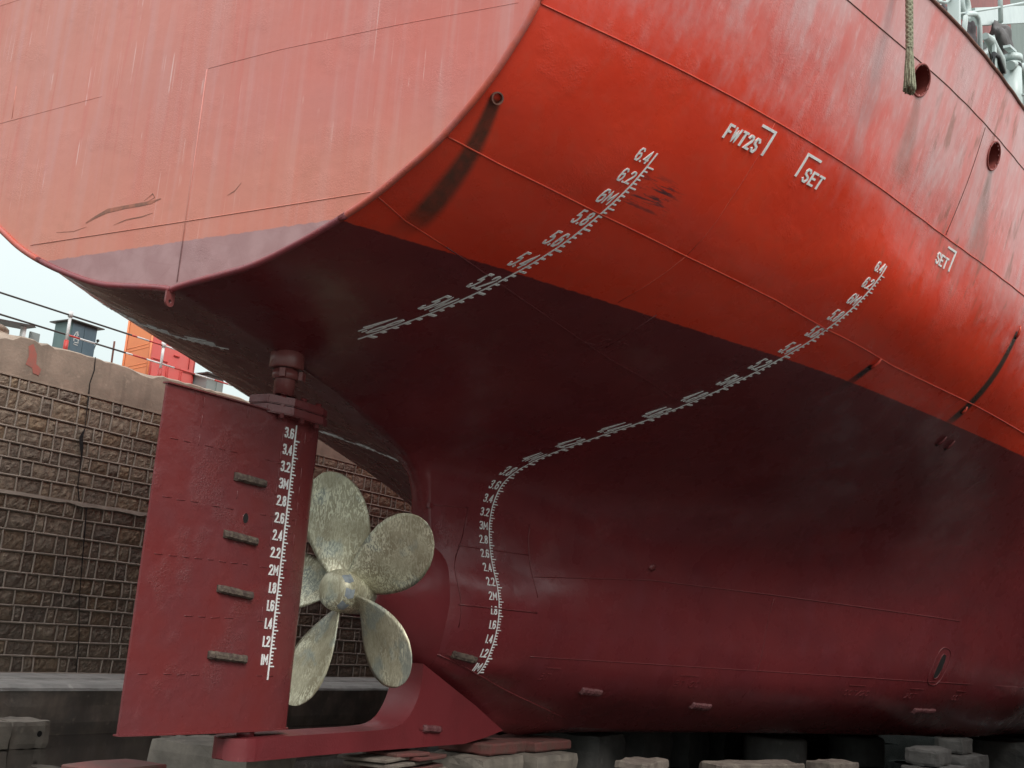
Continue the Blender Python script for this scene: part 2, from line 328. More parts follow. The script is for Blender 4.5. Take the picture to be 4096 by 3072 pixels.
def HP(x, z, off=0.0, side=-1):
    """point on the hull at station x, height z, lifted off it by off"""
    y = HY(x, z); dx = (HY(x+.02, z)-HY(x-.02, z))/.04; dz = (HY(x, z+.01)-HY(x, z-.01))/.02
    n = Vector((-dx, 1, -dz)).normalized(); return Vector((x+n.x*off, side*(y+n.y*off), z+n.z*off))
XT = -1.97; ZD = 9.5
# fair the offsets: dense table, light gaussian smoothing along x and z
_gx = np.concatenate([np.arange(-1.97, 16, .1), np.arange(16, 70.5, 1.0)]); _gz = np.arange(0, 9.501, .05)
_raw = np.array([[HY(x, z) if z > zc(x)+.0 else np.nan for z in _gz] for x in _gx])
def _raw_row(x): 
    y, mm = section(x); return herm(_Z, y, mm, _gz)
_raw = np.array([_raw_row(x) for x in _gx])
def _sm(A, sig, ax):
    k = int(3*sig)+1; w_ = np.exp(-.5*(np.arange(-k, k+1)/sig)**2); w_ /= w_.sum(); A = np.moveaxis(A, ax, 0); P = np.concatenate([2*A[:1]-A[k:0:-1], A, 2*A[-1:]-A[-2:-k-2:-1]]); return np.moveaxis(sum(w_[i]*P[i:i+len(A)] for i in range(2*k+1)), 0, ax)
_fa = _sm(_sm(_raw, 4.5, 0), 1.3, 1)
_wx = np.clip((_gx+1.97)/.8, 0, 1)[:, None]; _fa = _raw*(1-_wx)+_fa*_wx
def HYv(x, zs):
    zs = np.asarray(zs, float); i = int(np.clip(np.searchsorted(_gx, x)-1, 0, len(_gx)-2)); a = (x-_gx[i])/(_gx[i+1]-_gx[i]); row = _fa[i]*(1-a)+_fa[i+1]*a
    q = np.clip(zs/.05, 0, len(_gz)-1.0001); j = q.astype(int); f = q-j; v = row[j]*(1-f)+row[j+1]*f
    mn = .02+(.10 if x < 7 else 0); v = mn+np.logaddexp(0, (v-mn)/.05)*.05
    for dx_, dz_, dr_, da_ in DENTS:
        if abs(x-dx_) < 3*dr_: v = v-da_*np.exp(-(((x-dx_)/dr_)**2+((zs-dz_)/dr_)**2))
    if x > 4: v = v-.003*(1-math.cos((x-4)*2*math.pi/.62))*np.clip((zs-5.4)/1.0, 0, 1)
    e = np.clip((zs-zc(x))/.16, 0, 1); return v*np.sin(e*np.pi/2)**.7
DENTS = [(2.6, 7.75, .16, .014), (.9, 7.6, .2, .010), (3.9, 7.4, .3, .010), (6.2, 6.9, .25, .014), (7.1, 6.3, .3, .016), (7.9, 6.6, .22, .012), (-.4, 6.8, .3, .008), (1.9, 6.2, .35, .008), (5.0, 6.45, .3, .010), (5.9, 7.9, .4, .015), (8.6, 6.1, .3, .012), (4.6, 8.3, .25, .010), (7.4, 7.6, .3, .012)]
def HY(x, z): return float(HYv(x, np.array([z]))[0])

CHOCKS = ((3.33, 8.61), (5.84, 8.58))
# ================================================================= the ship
ship = tag(empty('ship', (0, 0, 0)), 'big red and maroon cargo ship standing on keel blocks, with a bronze propeller', 'ship')
def frange(a, b, s): return list(np.arange(a, b-1e-6, s))
xs = frange(XT, 2.2, .07)+frange(2.2, 3.149, .03)+[3.149, 3.1515]+frange(3.18, 6.2, .03)+frange(6.2, 14, .12)+frange(14, 34, .8)+[34, 45, 60, 70]
ss = [((i/46)**1.35)*.80 for i in range(47)]+[.8+.17*(i+1)/38 for i in range(38)]+[.98, .99, 1.0]
hb = MB(); ZU = 2.6
for side, low in ((-1, 0), (1, 0), (-1, 1), (1, 1)):
    rows = []
    for x in xs:
        if low and x < 3.15: continue
        z0 = max(zc(x), ZU); zz = np.array([z0+(ZD-z0)*s for s in ss]); 
        if low: zz = np.linspace(zc(x), ZU, len(ss))
        yy = HYv(x, zz)
        rows.append([(x, side*y, z) for y, z in zip(yy, zz)])
    n = len(ss); vs = [p for r in rows for p in r]; fs = []
    for i in range(len(rows)-1):
        for j in range(n-1):
            a = i*n+j; q = (a, a+n, a+n+1, a+1); cx = sum(vs[k][0] for k in q)/4; cz = sum(vs[k][2] for k in q)/4
            if side < 0 and any(((cx-c[0])/.185)**2+((cz-c[1])/.18)**2 < 1 for c in CHOCKS): continue
            fs.append(q)
    hb.add(vs, fs, True)
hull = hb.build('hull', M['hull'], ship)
bm = bmesh.new(); bm.from_mesh(hull.data); bmesh.ops.remove_doubles(bm, verts=bm.verts[:], dist=.0008); bmesh.ops.recalc_face_normals(bm, faces=bm.faces[:]); bm.to_mesh(hull.data); bm.free()
# stern tube bossing, faired into the skeg
b = MB(); rows = []
for x, zl, zu, ym in ((1.87, 1.72, 2.16, .22), (1.88, 1.68, 2.20, .26), (2.02, 1.665, 2.22, .275), (2.24, 1.57, 2.25, .29), (2.46, 1.45, 2.30, .32), (2.8, 1.25, 2.48, .39), (3.05, 1.12, 2.66, .435), (3.16, 1.07, 2.76, .447), (3.4, .99, 2.8, .45)):
    zm = 1.92; rows.append([(x, ym*math.copysign(abs(math.cos(t))**.9, math.cos(t)), zm+(zu-zm if math.sin(t) > 0 else zm-zl)*math.copysign(abs(math.sin(t))**1.15, math.sin(t))) for t in [2*math.pi*k/40 for k in range(40)]])
b.grid(rows, True); b.add(rows[0], [tuple(range(40))])
b.build('stern_bossing', M['maroon'], ship)
# transom plate
b = MB(); n = 60; zz = [4.86+(ZD-4.86)*(i/n)**1.3 for i in range(n+1)]; rows = []
for z in zz:
    y = HY(XT, z) if z > 4.861 else 0.0; rows.append([(XT-.004, y*k/12, z) for k in range(-12, 13)])
b.grid(rows, False, False); transom = b.build('transom', M['transom'], ship)
# rounded rim bar around the transom
for nm, lo, hi, mt in (('transom_rim', 0, 5.36, 'rim'), ('transom_rim', 5.36, ZD, 'rimup')):
    for side in (-1, 1):
        b = MB(); pts = []
        for i in range(90):
            z = 4.862+(ZD-4.862)*(i/89)**2.0
            if lo <= z <= hi+.08: pts.append((XT-.012, side*(HY(XT, z)+.008), z-.012))
        if lo == 0: pts = [(XT-.012, 0, 4.838)]+pts
        b.tube(pts, .036, 10); o = b.build(nm, M[mt], ship)
# deck and bulwark cap
b = MB(); rows = [[(x, -HY(x, ZD)+.22, ZD-.35), (x, HY(x, ZD)-.22, ZD-.35)] for x in xs[::4]]
b.grid(rows, False, False).build('deck', M['green'], ship)
b = MB(); b.tube([HP(x, ZD, 0)+Vector((0, 0, .005)) for x in xs[::3] if x < 40], .028, 8); b.build('gunwale', M['rust'], ship)
# plate seams (weld beads standing proud of the plating)
def bead(pts, mat, r=.011, f=HP, name='weld_seam', step=.14):
    out = []
    for (x0, z0), (x1, z1) in zip(pts[:-1], pts[1:]):
        k = max(1, int(math.hypot(x1-x0, z1-z0)/step)); out += [(x0+(x1-x0)*i/k, z0+(z1-z0)*i/k) for i in range(k)]
    out.append(pts[-1]); b = MB(); b.tube([f(x, z, r*.25) for x, z in out], r, 6); return b.build(name, M[mat], ship)
bead([(XT+.03, 7.27), (0, 7.25), (3, 7.25), (5.2, 7.26), (8.2, 7.27), (14, 7.3), (30, 7.3)], 'weldup', .009)
bead([(XT+.03, 6.09), (-1.31, 6.03), (-.04, 5.94), (1.31, 5.87), (3.03, 5.81), (4.15, 5.73), (5.97, 5.67), (8.8, 5.68), (14, 5.66), (30, 5.66)], 'weldup', .009)
bead([(XT+.03, 5.58), (-1.5, 5.49), (-.89, 5.41)], 'weldup', .008)
bead([(-.89, 5.41), (-.05, 5.30), (.53, 5.23), (1.80, 5.09), (3.99, 4.81)], 'weldlo', .007)
bead([(-1.2, 8.72), (1.46, 8.76), (3.94, 8.80), (7, 8.84), (20, 8.84)], 'rust', .007)
bead([(5.3, 7.28), (5.32, 8.0), (5.31, 8.78)], 'rust', .006)
bead([(9.42, .8), (9.42, 1.25), (9.42, 1.75), (9.42, 2.5)], 'weldlo', .006)
bead([(4.94, 2.42), (7, 2.57), (9.42, 2.55), (13.78, 2.45)], 'weldlo', .009)
bead([(5.01, 1.26), (9.80, 1.26), (11.94, 1.26), (20, 1.26)], 'weldlo', .007)
bead([(4.90, 3.2), (4.93, 2.72), (4.96, 2.4), (4.98, 2.12)], 'weldlo', .009)
bead([(3.57, 2.73), (4.93, 2.74)], 'weldlo', .008)
bead([(3.47, 1.91), (4.95, 1.90)], 'weldlo', .013)
bead([(3.75, 3.29), (3.73, 3.1), (3.67, 2.88), (3.58, 2.70), (3.51, 2.57), (3.465, 2.43), (3.455, 2.3), (3.47, 2.15), (3.50, 2.0), (3.52, 1.8), (3.52, 1.6)], 'weldlo', .009)
bead([(3.12, 2.40), (3.20, 2.2), (3.22, 2.0), (3.20, 1.7)], 'weldlo', .008)
bead([(3.14, 3.25), (3.74, 3.29)], 'weldlo', .008)
bead([(3.39, 1.22), (4.19, .97), (5.57, .61), (6.72, .32)], 'weldlo', .010)
bead([(1.95, 5.40), (2.14, 5.08)], 'weldlo', .006)
bead([(1.12, 7.24), (1.22, 6.4), (1.33, 5.88)], 'weldup', .005); bead([(1.33, 5.88), (1.36, 5.4)], 'weldup', .006)
TP = lambda y, z, off=0: Vector((XT-.004-off, y, z))
def tbead(pts, r=.008, mat='transom'):
    b = MB(); b.tube([TP(y, z, r*.2) for y, z in pts], r, 6); b.build('weld_seam', M[mat], ship)
tbead([(-.065, 4.93), (-.065, 6.2), (-.06, 7.39)], .007)
tbead([(2.42, 5.61), (0, 5.61), (-2.5, 5.62)], .006); tbead([(3.8, 7.32), (1.6, 7.37)], .003); tbead([(-.08, 7.40), (-1.1, 7.42), (-2.6, 7.38), (-4.0, 7.31)], .003); tbead([(3.23, 7.8), (3.2, 7.36)], .004)
tbead([(4.3, 9.06), (3.4, 9.07)], .003)
M['gouge'] = simple('gouge', (.22, .105, .075), .8, 0, (.42, .15, .10), 9)
# gouge across the transom
b = MB(); g = [(1.52, 5.78), (1.38, 5.83), (1.19, 5.885), (.9, 5.895), (.68, 5.895), (.5, 5.90), (.36, 5.925)]; hw = [.008, .016, .026, .020, .022, .018, .004]
b.grid([[TP(y, z+h, .003), TP(y, z-h, .003)] for (y, z), h in zip(g, hw)], False, False); b.build('scratch', M['gouge'], ship)
for g, hw in (([(1.05, 5.70), (.85, 5.74), (.62, 5.745), (.45, 5.77)], [.002, .007, .006, .002]), ([(.62, 5.93), (.5, 6.0), (.46, 5.95), (.55, 5.92)], [.003, .008, .006, .002]), ([(-.62, 5.83), (-.72, 5.87), (-.80, 5.95)], [.002, .007, .003]), ([(2.0, 5.72), (1.7, 5.70), (1.5, 5.73)], [.002, .004, .002])):
    b = MB(); b.grid([[TP(y, z+q, .003), TP(y, z-q, .003)] for (y, z), q in zip(g, hw)], False, False); b.build('scratch', M['gouge'], ship)
# chocks (mooring openings) in the bulwark
for cx, cz in CHOCKS:
    c = HP(cx, cz); dx = (HP(cx+.05, cz)-HP(cx-.05, cz)).normalized(); dz = (HP(cx, cz+.05)-HP(cx, cz-.05)).normalized(); n = dx.cross(dz).normalized()
    if n.y > 0: n = -n
    b = MB(); ring = [2*math.pi*k/36 for k in range(37)]
    b.tube([c+dx*math.cos(t)*.205+dz*math.sin(t)*.20+n*.004 for t in ring], .014, 8, False); ch = b.build('mooring_chock', M['oxide'], ship)
    b = MB(); b.grid([[c+dx*math.cos(t)*a+dz*math.sin(t)*a*.985-n*d for t in ring[:-1]] for a, d in ((.205, 0), (.195, .16), (.19, .34))], True); b.build('chock_sleeve', M['oxide'], ch)
    b = MB(); b.add([c+dx*math.cos(t)*.19+dz*math.sin(t)*.175-n*.345 for t in ring[:-1]], [tuple(range(36))]); b.build('chock_back', M['dark'], ch)
# overboard pipes
def spigot(x, z, r, ln, dirn, mat='oxide', name='drain_pipe'):
    c = HP(x, z); d = Vector(dirn).normalized(); b = MB(); e1 = c+d*ln
    b.tube([c-d*.12, e1], r, 20, False); b.tube([e1+d*0, e1-d*.1], r*.78, 20, False)
    u = d.orthogonal().normalized(); v = d.cross(u); t = [2*math.pi*k/20 for k in range(20)]
    b.add([e1+(u*math.cos(a)+v*math.sin(a))*r for a in t]+[e1+(u*math.cos(a)+v*math.sin(a))*r*.78 for a in t], [(i, (i+1) % 20, 20+(i+1) % 20, 20+i) for i in range(20)])
    o = b.build(name, M[mat], ship)
    b = MB(); b.add([e1-d*.09+(u*math.cos(a)+v*math.sin(a))*r*.79 for a in t], [tuple(range(20))]); b.build('pipe_mouth', M['dark'], o)
spigot(-1.81, 6.46, .062, .05, (-.45, -.75, -.35), 'rust', 'exhaust_pipe')
def scoop(x, z, L, mat='weldup'):
    b = MB(); N_ = 8
    b.tube([HP(x-.02, z+L*.5, .01), HP(x-.01, z+L*.2, .028), HP(x, z-L*.1, .03), HP(x+.01, z-L*.35, .02)], [.010, .020, .024, .018], 10); o = b.build('scupper_hood', M[mat], ship)
    b = MB(); b.tube([HP(x+.01, z-L*.3, .02), HP(x+.012, z-L*.5, .008)], .017, 8); b.build('pipe_mouth', M['dark'], o)
for x, z, L, m_ in ((8.62, 6.77, .2, 'weldup'), (5.67, 5.62, .13, 'weldup'), (8.77, 5.58, .1, 'weldup'), (9.18, 5.16, .14, 'weldlo'), (9.51, 5.15, .14, 'weldlo')): scoop(x, z, L, m_)
# lifting lug under the transom
b = MB(); t = [2*math.pi*k/16 for k in range(16)]; hole = [(-1.985+.022*math.cos(a), 4.715+.022*math.sin(a)) for a in t]
outl = []
for a in t:
    c_, s_ = math.cos(a), math.sin(a); k = .06/max(abs(c_), abs(s_)) if s_ > -.3 else .06; outl.append((-1.985+k*c_, 4.715+k*s_*(1.75 if s_ > 0 else 1)))
for y in (-.012, .012): b.add([(x, y, z) for x, z in outl]+[(x, y, z) for x, z in hole], [(i, (i+1) % 16, 16+(i+1) % 16, 16+i) for i in range(16)])
b.add([(x, -.012, z) for x, z in outl]+[(x, .012, z) for x, z in outl], [(i, (i+1) % 16, 16+(i+1) % 16, 16+i) for i in range(16)])
b.add([(x, -.012, z) for x, z in hole]+[(x, .012, z) for x, z in hole], [(i, (i+1) % 16, 16+(i+1) % 16, 16+i) for i in range(16)])
b.build('lifting_lug', M['steelred'], ship)
# sea chest opening and a sounding plug
def ringpts(x0, z0, a, bb, ang, n=28, p=3.0):
    o = []
    for k in range(n):
        t = 2*math.pi*k/n; u = a*math.copysign(abs(math.cos(t))**(2/p), math.cos(t)); v = bb*math.copysign(abs(math.sin(t))**(2/p), math.sin(t)); o.append((x0+u*math.cos(ang)-v*math.sin(ang), z0+u*math.sin(ang)+v*math.cos(ang)))
    return o
for a, bb, r, mt in ((.21, .36, .010, 'weldlo'), (.085, .24, .010, 'weldlo')):
    pp = ringpts(13.55, 1.56, a, bb, -.2); pp.append(pp[0]); b = MB(); b.tube([HP(x, z, .004) for x, z in pp], r, 6, False); sch = b.build('sea_chest', M[mt], ship)
b = MB(); pp = ringpts(13.55, 1.56, .085, .24, -.2); b.add([HP(13.55, 1.56, .006)]+[HP(x, z, .006) for x, z in pp], [(0, i+1, (i+1) % 28+1) for i in range(28)]); b.build('sea_chest_opening', M['dark'], sch)
b = MB(); c = HP(6.97, 2.77); pp = ringpts(6.97, 2.77, .055, .055, 0, 20, 2); b.add([HP(6.97, 2.77, .03)]+[HP(x, z, .022) for x, z in pp]+[HP(x, z, 0) for x, z in pp], [(0, i+1, (i+1) % 20+1) for i in range(20)]+[(i+1, (i+1) % 20+1, 21+(i+1) % 20, 21+i) for i in range(20)], True); pl = b.build('plug', M['weldlo'], ship)
# ---------------------------------------------------------------- stroke lettering
G = {'0': [[(0, .2), (0, .8), (.25, 1), (.75, 1), (1, .8), (1, .2), (.75, 0), (.25, 0), (0, .2)]], '1': [[(.6, 0), (.6, 1)]],
 '2': [[(0, .8), (.15, .96), (.5, 1), (.85, .96), (1, .78), (.92, .6), (0, 0), (1, 0)]],
 '3': [[(0, .85), (.2, 1), (.8, 1), (1, .82), (.85, .56), (.4, .53)], [(.82, .52), (1, .3), (.9, .08), (.6, 0), (.2, 0), (0, .16)]],
 '4': [[(.78, 0), (.78, 1), (0, .25), (1, .25)]], '5': [[(.95, 1), (.1, 1), (.05, .55), (.7, .6), (1, .42), (1, .18), (.75, 0), (.2, 0), (0, .15)]],
 '6': [[(1, .85), (.75, 1), (.25, 1), (0, .8), (0, .2), (.25, 0), (.75, 0), (1, .2), (1, .42), (.75, .58), (.05, .5)]],
 '8': [[(.5, .54), (.1, .65), (.05, .85), (.3, 1), (.7, 1), (.95, .85), (.9, .65), (.5, .54), (.05, .4), (0, .15), (.3, 0), (.7, 0), (1, .15), (.95, .4), (.5, .54)]],
 'M': [[(0, 0), (0, 1), (.5, .3), (1, 1), (1, 0)]], 'F': [[(0, 0), (0, 1), (1, 1)], [(0, .53), (.8, .53)]], 'W': [[(0, 1), (.22, 0), (.5, .8), (.78, 0), (1, 1)]],
 'T': [[(.5, 0), (.5, 1)], [(0, 1), (1, 1)]], 'S': [[(1, .83), (.75, 1), (.25, 1), (0, .8), (.1, .58), (.9, .42), (1, .2), (.75, 0), (.25, 0), (0, .17)]],
 'E': [[(1, 1), (0, 1), (0, 0), (1, 0)], [(0, .52), (.8, .52)]], 'B': [[(0, 0), (0, 1), (.7, 1), (.95, .8), (.7, .54), (0, .54)], [(.7, .54), (1, .3), (.75, 0), (0, 0)]],
 'C': [[(1, .83), (.75, 1), (.25, 1), (0, .8), (0, .2), (.25, 0), (.75, 0), (1, .17)]], '/': [[(0, 0), (1, 1)]], 'O': [[(0, .2), (0, .8), (.25, 1), (.75, 1), (1, .8), (1, .2), (.75, 0), (.25, 0), (0, .2)]], 'R': [[(0, 0), (0, 1), (.7, 1), (1, .8), (.7, .54), (0, .54)], [(.5, .54), (1, 0)]], '.': [[(0, -.02), (.02, .02)]]}
class Ink:
    """raised strokes laid on a surface f(u, v, off); f gives the 3D point"""
    def __init__(s, f, w=.018, th=.009): s.f = f; s.w = w; s.th = th; s.b = MB(); s.k = 0
    def stroke(s, pts, w=None, th=None):
        w = (w or s.w)/2; th = (th or s.th)+s.k*.0006; s.k = (s.k+1) % 7; P = []
        for (a, b_), (c, d) in zip(pts[:-1], pts[1:]):
            n = max(1, int(math.hypot(c-a, d-b_)/.025)); P += [(a+(c-a)*i/n, b_+(d-b_)*i/n) for i in range(n)]
        P.append(pts[-1]); rows = []; N_ = len(P)
        def dr(i, j): a = np.subtract(P[j], P[i]); L = np.linalg.norm(a); return a/L if L > 1e-9 else np.array([1., 0])
        closed = np.allclose(P[0], P[-1])
        P2 = list(P)
        d0 = dr(0, 1); d1 = dr(N_-2, N_-1)
        if not closed: P2[0] = tuple(np.array(P[0])-d0*w*.8); P2[-1] = tuple(np.array(P[-1])+d1*w*.8)
        for i in range(N_):
            a = dr(i-1, i) if i else (dr(N_-2, N_-1) if closed else d0); c = dr(i, i+1) if i < N_-1 else (dr(0, 1) if closed else d1)
            t = a+c; L = np.linalg.norm(t); t = t/L if L > .3 else c; k = min(1.6, 1/max(.5, float(t@c))); nx, nz = -t[1]*w*k, t[0]*w*k; x, z = P2[i]
            rows.append([s.f(x+nx, z+nz, -.004), s.f(x+nx*.9, z+nz*.9, th), s.f(x-nx*.9, z-nz*.9, th), s.f(x-nx, z-nz, -.004)])
        base = len(s.b.v); s.b.grid(rows, False, False)
        for e in (0, N_-1):
            o = base+e*4; s.b.f.append((o, o+1, o+2, o+3)); s.b.sm.append(False)
    def text(s, t, x, z, h, wd, gap, w=None, dirx=1):
        for ch in t:
            if ch == ' ': x += dirx*(wd+gap); continue
            for st in G[ch]:
                if ch == '1': st = [(p[0]*.0+.5, p[1]) for p in st]
                s.stroke([(x+dirx*p[0]*wd*(1.3 if ch in 'MW' else 1), z+p[1]*h) for p in st], s.w*.72 if ch in 'MW' else w)
            x += dirx*((.0 if ch == '.' else (wd*.5 if ch == '1' else wd*(1.3 if ch in 'MW' else 1)))+gap*(1 if ch != '.' else .9))
    def build(s, name, parent, mat='mark'): return s.b.build(name, M[mat], parent)
def draft_scale(f, x0, zlo, zhi, z0, z1, parent, first='1M', side=1):
    k = Ink(f, .014, .008); k.stroke([(x0, zlo), (x0, zhi)], .020 if parent is not ship else .0145); z = z0
    n = int(round((z1-z0)/.04))
    for i in range(n+1):
        z = z0+i*.04; major = i % 5 == 0
        k.stroke([(x0+.012, z), (x0+(.078 if major else .042), z)], .0155 if parent is not ship else .0125)
    o = k.build('draft_scale', parent)
    for i in range(0, n+1, 5):
        z = round(z0+i*.04, 2); whole = abs(z-round(z)) < .01; t = ('%dM' % round(z)) if whole else '%.1f' % z
        k = Ink(f, .0195 if parent is not ship else .0155, .008); wd = .044 if not whole else .048; W_ = (.150 if not whole else .144); k.text(t, x0-.040-W_+(.022 if t[0] == '1' else 0), z+.022, .104, wd, .030)
        k.build('draft_number', parent if parent is not ship else o)
    return o
draft_scale(lambda x, z, o: HP(x, z, o), 0.0, 4.775, 6.53, 4.8, 6.4, ship)
draft_scale(lambda x, z, o: HP(x, z, o), 4.18, .985, 6.52, 1.0, 6.4, ship)
draft_scale(lambda x, z, o: HP(x, z, o, 1), 0.0, 4.775, 6.53, 4.8, 6.4, ship)
draft_scale(lambda x, z, o: HP(x, z, o, 1), 4.18, .985, 6.52, 1.0, 6.4, ship)
# tank marks: a corner bracket and its letters
def mark(corner, hx, vz, text, tx, tz, h, wd, gap, mat='mark', w=.03, th=.010, name='tank_mark'):
    f = lambda x, z, o: HP(x, z, o)
    k = Ink(f, w, th); k.stroke([(corner[0]+hx, corner[1]), corner, (corner[0], corner[1]+vz)]); o = k.build(name, ship, mat)
    k = Ink(f, w*.85, th); k.text(text, tx, tz, h, wd, gap); k.build('lettering', o, mat)
mark((1.20, 7.155), -.21, -.235, 'FWT2S', .585, 6.90, .125, .056, .046)
mark((1.83, 7.135), .24, -.235, 'SET', 1.95, 6.885, .125, .075, .05)
mark((5.74, 7.175), -.23, -.26, 'SET', 5.30, 6.91, .13, .075, .05)
mark((1.82, 5.082), .16, .09, 'SET', 1.97, 5.06, .085, .065, .05, 'weldlo', .014, .004)
for x, t, wd in ((5.46, 'BT', .24), (7.92, 'BT 0C', .36), (11.5, '0CT/2C', .36), (13.0, '2CT', .34), (14.4, '0CT', .3)):
    k = Ink(lambda a, z, o: HP(a, z, o), .016, .008); k.stroke([(x, 1.11), (x+wd, 1.11)]); o = k.build('tank_mark', ship, 'weldlo')
    k = Ink(lambda a, z, o: HP(a, z, o), .011, .006); k.text(t, x-.02, .93, .09, .06, .04); k.build('lettering', o, 'weldlo')
# sacrificial anodes
def anode(f, x0, x1, z0, z1, parent, mat='anode', hh=.045, th=.055):
    n = 14; rows = []; rnd = random.Random(int(abs(x0*100+z0*37)))
    for i in range(n+1):
        t = i/n; x = x0+(x1-x0)*(.13+.74*t); z = z0+(z1-z0)*t; e = min(1, min(t, 1-t)*9+.35); h = hh*(.86+.2*rnd.random())*(.85+.15*e); q = th*(.85+.3*rnd.random())*e
        rows.append([f(x, z+h, -.01), f(x, z+h*.85, q*.8), f(x, z+h*.2, q*(1+.1*rnd.random())), f(x, z-h*.6, q), f(x, z-h, q*.55), f(x, z-h, -.01)])
    b = MB(); b.grid(rows, False, False); b.add(rows[0], [tuple(range(6))]); b.add(rows[-1], [tuple(range(6))]); o = b.build('sacrificial_anode', M[mat], parent)
    if parent is ship:
        for a, c in ((0, .2), (.8, 1)):
            b = MB(); xa, xb = x0+(x1-x0)*a, x0+(x1-x0)*c; za, zb = z0+(z1-z0)*a, z0+(z1-z0)*c; b.grid([[f(xa, za+.02, .012), f(xa, za-.02, .012)], [f(xb, zb+.02, .014), f(xb, zb-.02, .014)]], False, False); b.build('anode_strap', M['weldlo'], o)
    return o
hf = lambda x, z, o: HP(x, z, o)
anode(hf, 3.50, 4.08, 1.24, 1.17, ship, 'anode')
anode(hf, 6.25, 6.78, .80, .77, ship, 'anodered'); anode(hf, 8.5, 9.05, .635, .61, ship, 'anodered'); anode(hf, 13.4, 14.3, .70, .70, ship, 'anodered')
# ---------------------------------------------------------------- skeg sole piece with its fin
def arcp(cx, cz, r, a0, a1, n): return [(cx+r*math.cos(R(a0+(a1-a0)*i/n)), cz+r*math.sin(R(a0+(a1-a0)*i/n))) for i in range(n+1)]
top = [(-.38, .215), (-.375, .225), (-.36, .228), (-.33, .23), (-.28, .231), (-.2, .232), (-.1, .233), (.2, .236), (1.2, .242), (2.0, .244), (2.3, .249), (2.48, .256), (2.62, .275), (2.74, .312), (2.83, .36), (2.90, .42), (2.965, .495), (3.02, .577), (3.062, .66), (3.092, .745), (3.11, .84), (3.116, .935), (3.11, 1.084)]
und = [(3.84, .80), (4.57, .52), (5.0, .335), (5.47, .135), (4.95, .053), (4.36, -.012), (2.5, -.005), (1, 0), (-.1, -.01), (-.2, -.01), (-.28, -.01), (-.33, -.008), (-.36, -.004), (-.375, .0), (-.38, .01)]
prof = top+und; wy = .255; b = MB(); n = len(prof)
def wys(x): return wy*(1 if x > -.1 else max(.16, math.sqrt(max(0, 1-((-.1-x)/.284)**2))))
b.grid([[(x, -wys(x), z) for x, z in top], [(x, wys(x), z) for x, z in top]], False, True); b.grid([[(x, -wys(x), z) for x, z in und], [(x, wys(x), z) for x, z in und]], False, False); b.grid([[(x, -wys(x), z) for x, z in (top[-1], und[0])], [(x, wys(x), z) for x, z in (top[-1], und[0])]], False, False)
for s_ in (-1, 1):
    pf = [q for q in prof if q[0] >= -.101]; b.add([(x, s_*wy, z) for x, z in pf], [tuple(range(len(pf)))])
    ta = [q for q in top if q[0] <= -.099]; tb = [next(r for r in und if abs(r[0]-q[0]) < 1e-6) for q in ta]; b.grid([[(x, s_*wys(x), z) for x, z in ta], [(x, s_*wys(x), z) for x, z in tb]])
x_, z_ = top[0]; b.add([(x_, -wys(x_), z_), (x_, wys(x_), z_), (x_, wys(x_), .01), (x_, -wys(x_), .01)], [(0, 1, 2, 3)])
sole = b.build('skeg_sole', M['maroon'], ship)
anode(lambda x, z, o: Vector((x, -wy-o, z)), 3.15, 3.75, .24, .21, ship, 'anodered', .05, .05)
# pintle block under the rudder
b = MB(); b.tube([(0, 0, .2), (0, 0, .33)], .10, 24); b.build('pintle_bearing', M['maroon'], ship)
# ---------------------------------------------------------------- rudder
RXT, RXN, RZ0, RZ1 = -1.86, .66, .31, 3.86
def rt(x):
    c = min(1, max(0, (RXN-x)/(RXN-RXT))); return .012+.128*(5*.2*(.2969*math.sqrt(c)-.126*c-.3516*c*c+.2843*c**3-.1015*c**4))/.1*(.99)
def RP(x, z, o=0, side=-1):
    d = (rt(x+.01)-rt(x-.01))/.02 if x < RXN-.03 else -1; n = Vector((-d, 1)).normalized(); return Vector((x+n.x*o, side*(rt(x)+n.y*o), z))
b = MB(); xr = [RXN-(RXN-RXT)*(1-math.cos(math.pi*.5*k/30)) for k in range(31)]; loop = [(x, -rt(x)) for x in reversed(xr[1:])]+[(RXN, 0)]+[(x, rt(x)) for x in xr[1:]]
zsr = [RZ0, RZ0+.02]+[RZ0+.1+i*(RZ1-RZ0-.2)/14 for i in range(15)]+[RZ1-.02, RZ1]; b.grid([[(x, y, z) for x, y in loop] for z in zsr], False); b.grid([[(x, y, z) for x, y in (loop[-1], loop[0])] for z in zsr], False, False)
for z in (RZ0, RZ1): b.add([(x, y, z) for x, y in loop], [tuple(range(len(loop)))])
rudder = b.build('rudder', M['rudder'], ship)
for z, s in ((RZ0-.006, 1), (RZ1+.006, 1)):
    b = MB(); lp = [(x-.012 if x < -1.8 else x, y*1.05+(.03 if y > 0 else -.03)) for x, y in loop]; m_ = len(lp)
    b.add([(x, y, z-.008) for x, y in lp]+[(x, y, z+.008) for x, y in lp], [(i, (i+1) % m_, m_+(i+1) % m_, m_+i) for i in range(m_)]+[tuple(range(m_)), tuple(range(m_, 2*m_))]); b.build('rudder_end_plate', M['rudder'], rudder)
rf = lambda x, z, o: RP(x, z, o)
def dash(x0, z0, x1, z1, r=.006): MB().tube([RP(x0+(x1-x0)*t, z0+(z1-z0)*t, -.003 if t in (0, 1) else .002) for t in (0, .15, .5, .85, 1)], [r*.5, r, r, r, r*.5], 6).build('weld_seam', M['rudder'], rudder)
rnd = random.Random(3)
for zr in (3.30, 2.68, 2.10, 1.50, .90):
    x = -1.74
    while x < .42:
        L = .1+.04*rnd.random()
        if rnd.random() < .75: dash(x, zr+.012*(rnd.random()-.5), x+L, zr+.012*(rnd.random()-.5))
        x += L+.06+(.12 if rnd.random() < .25 else 0)
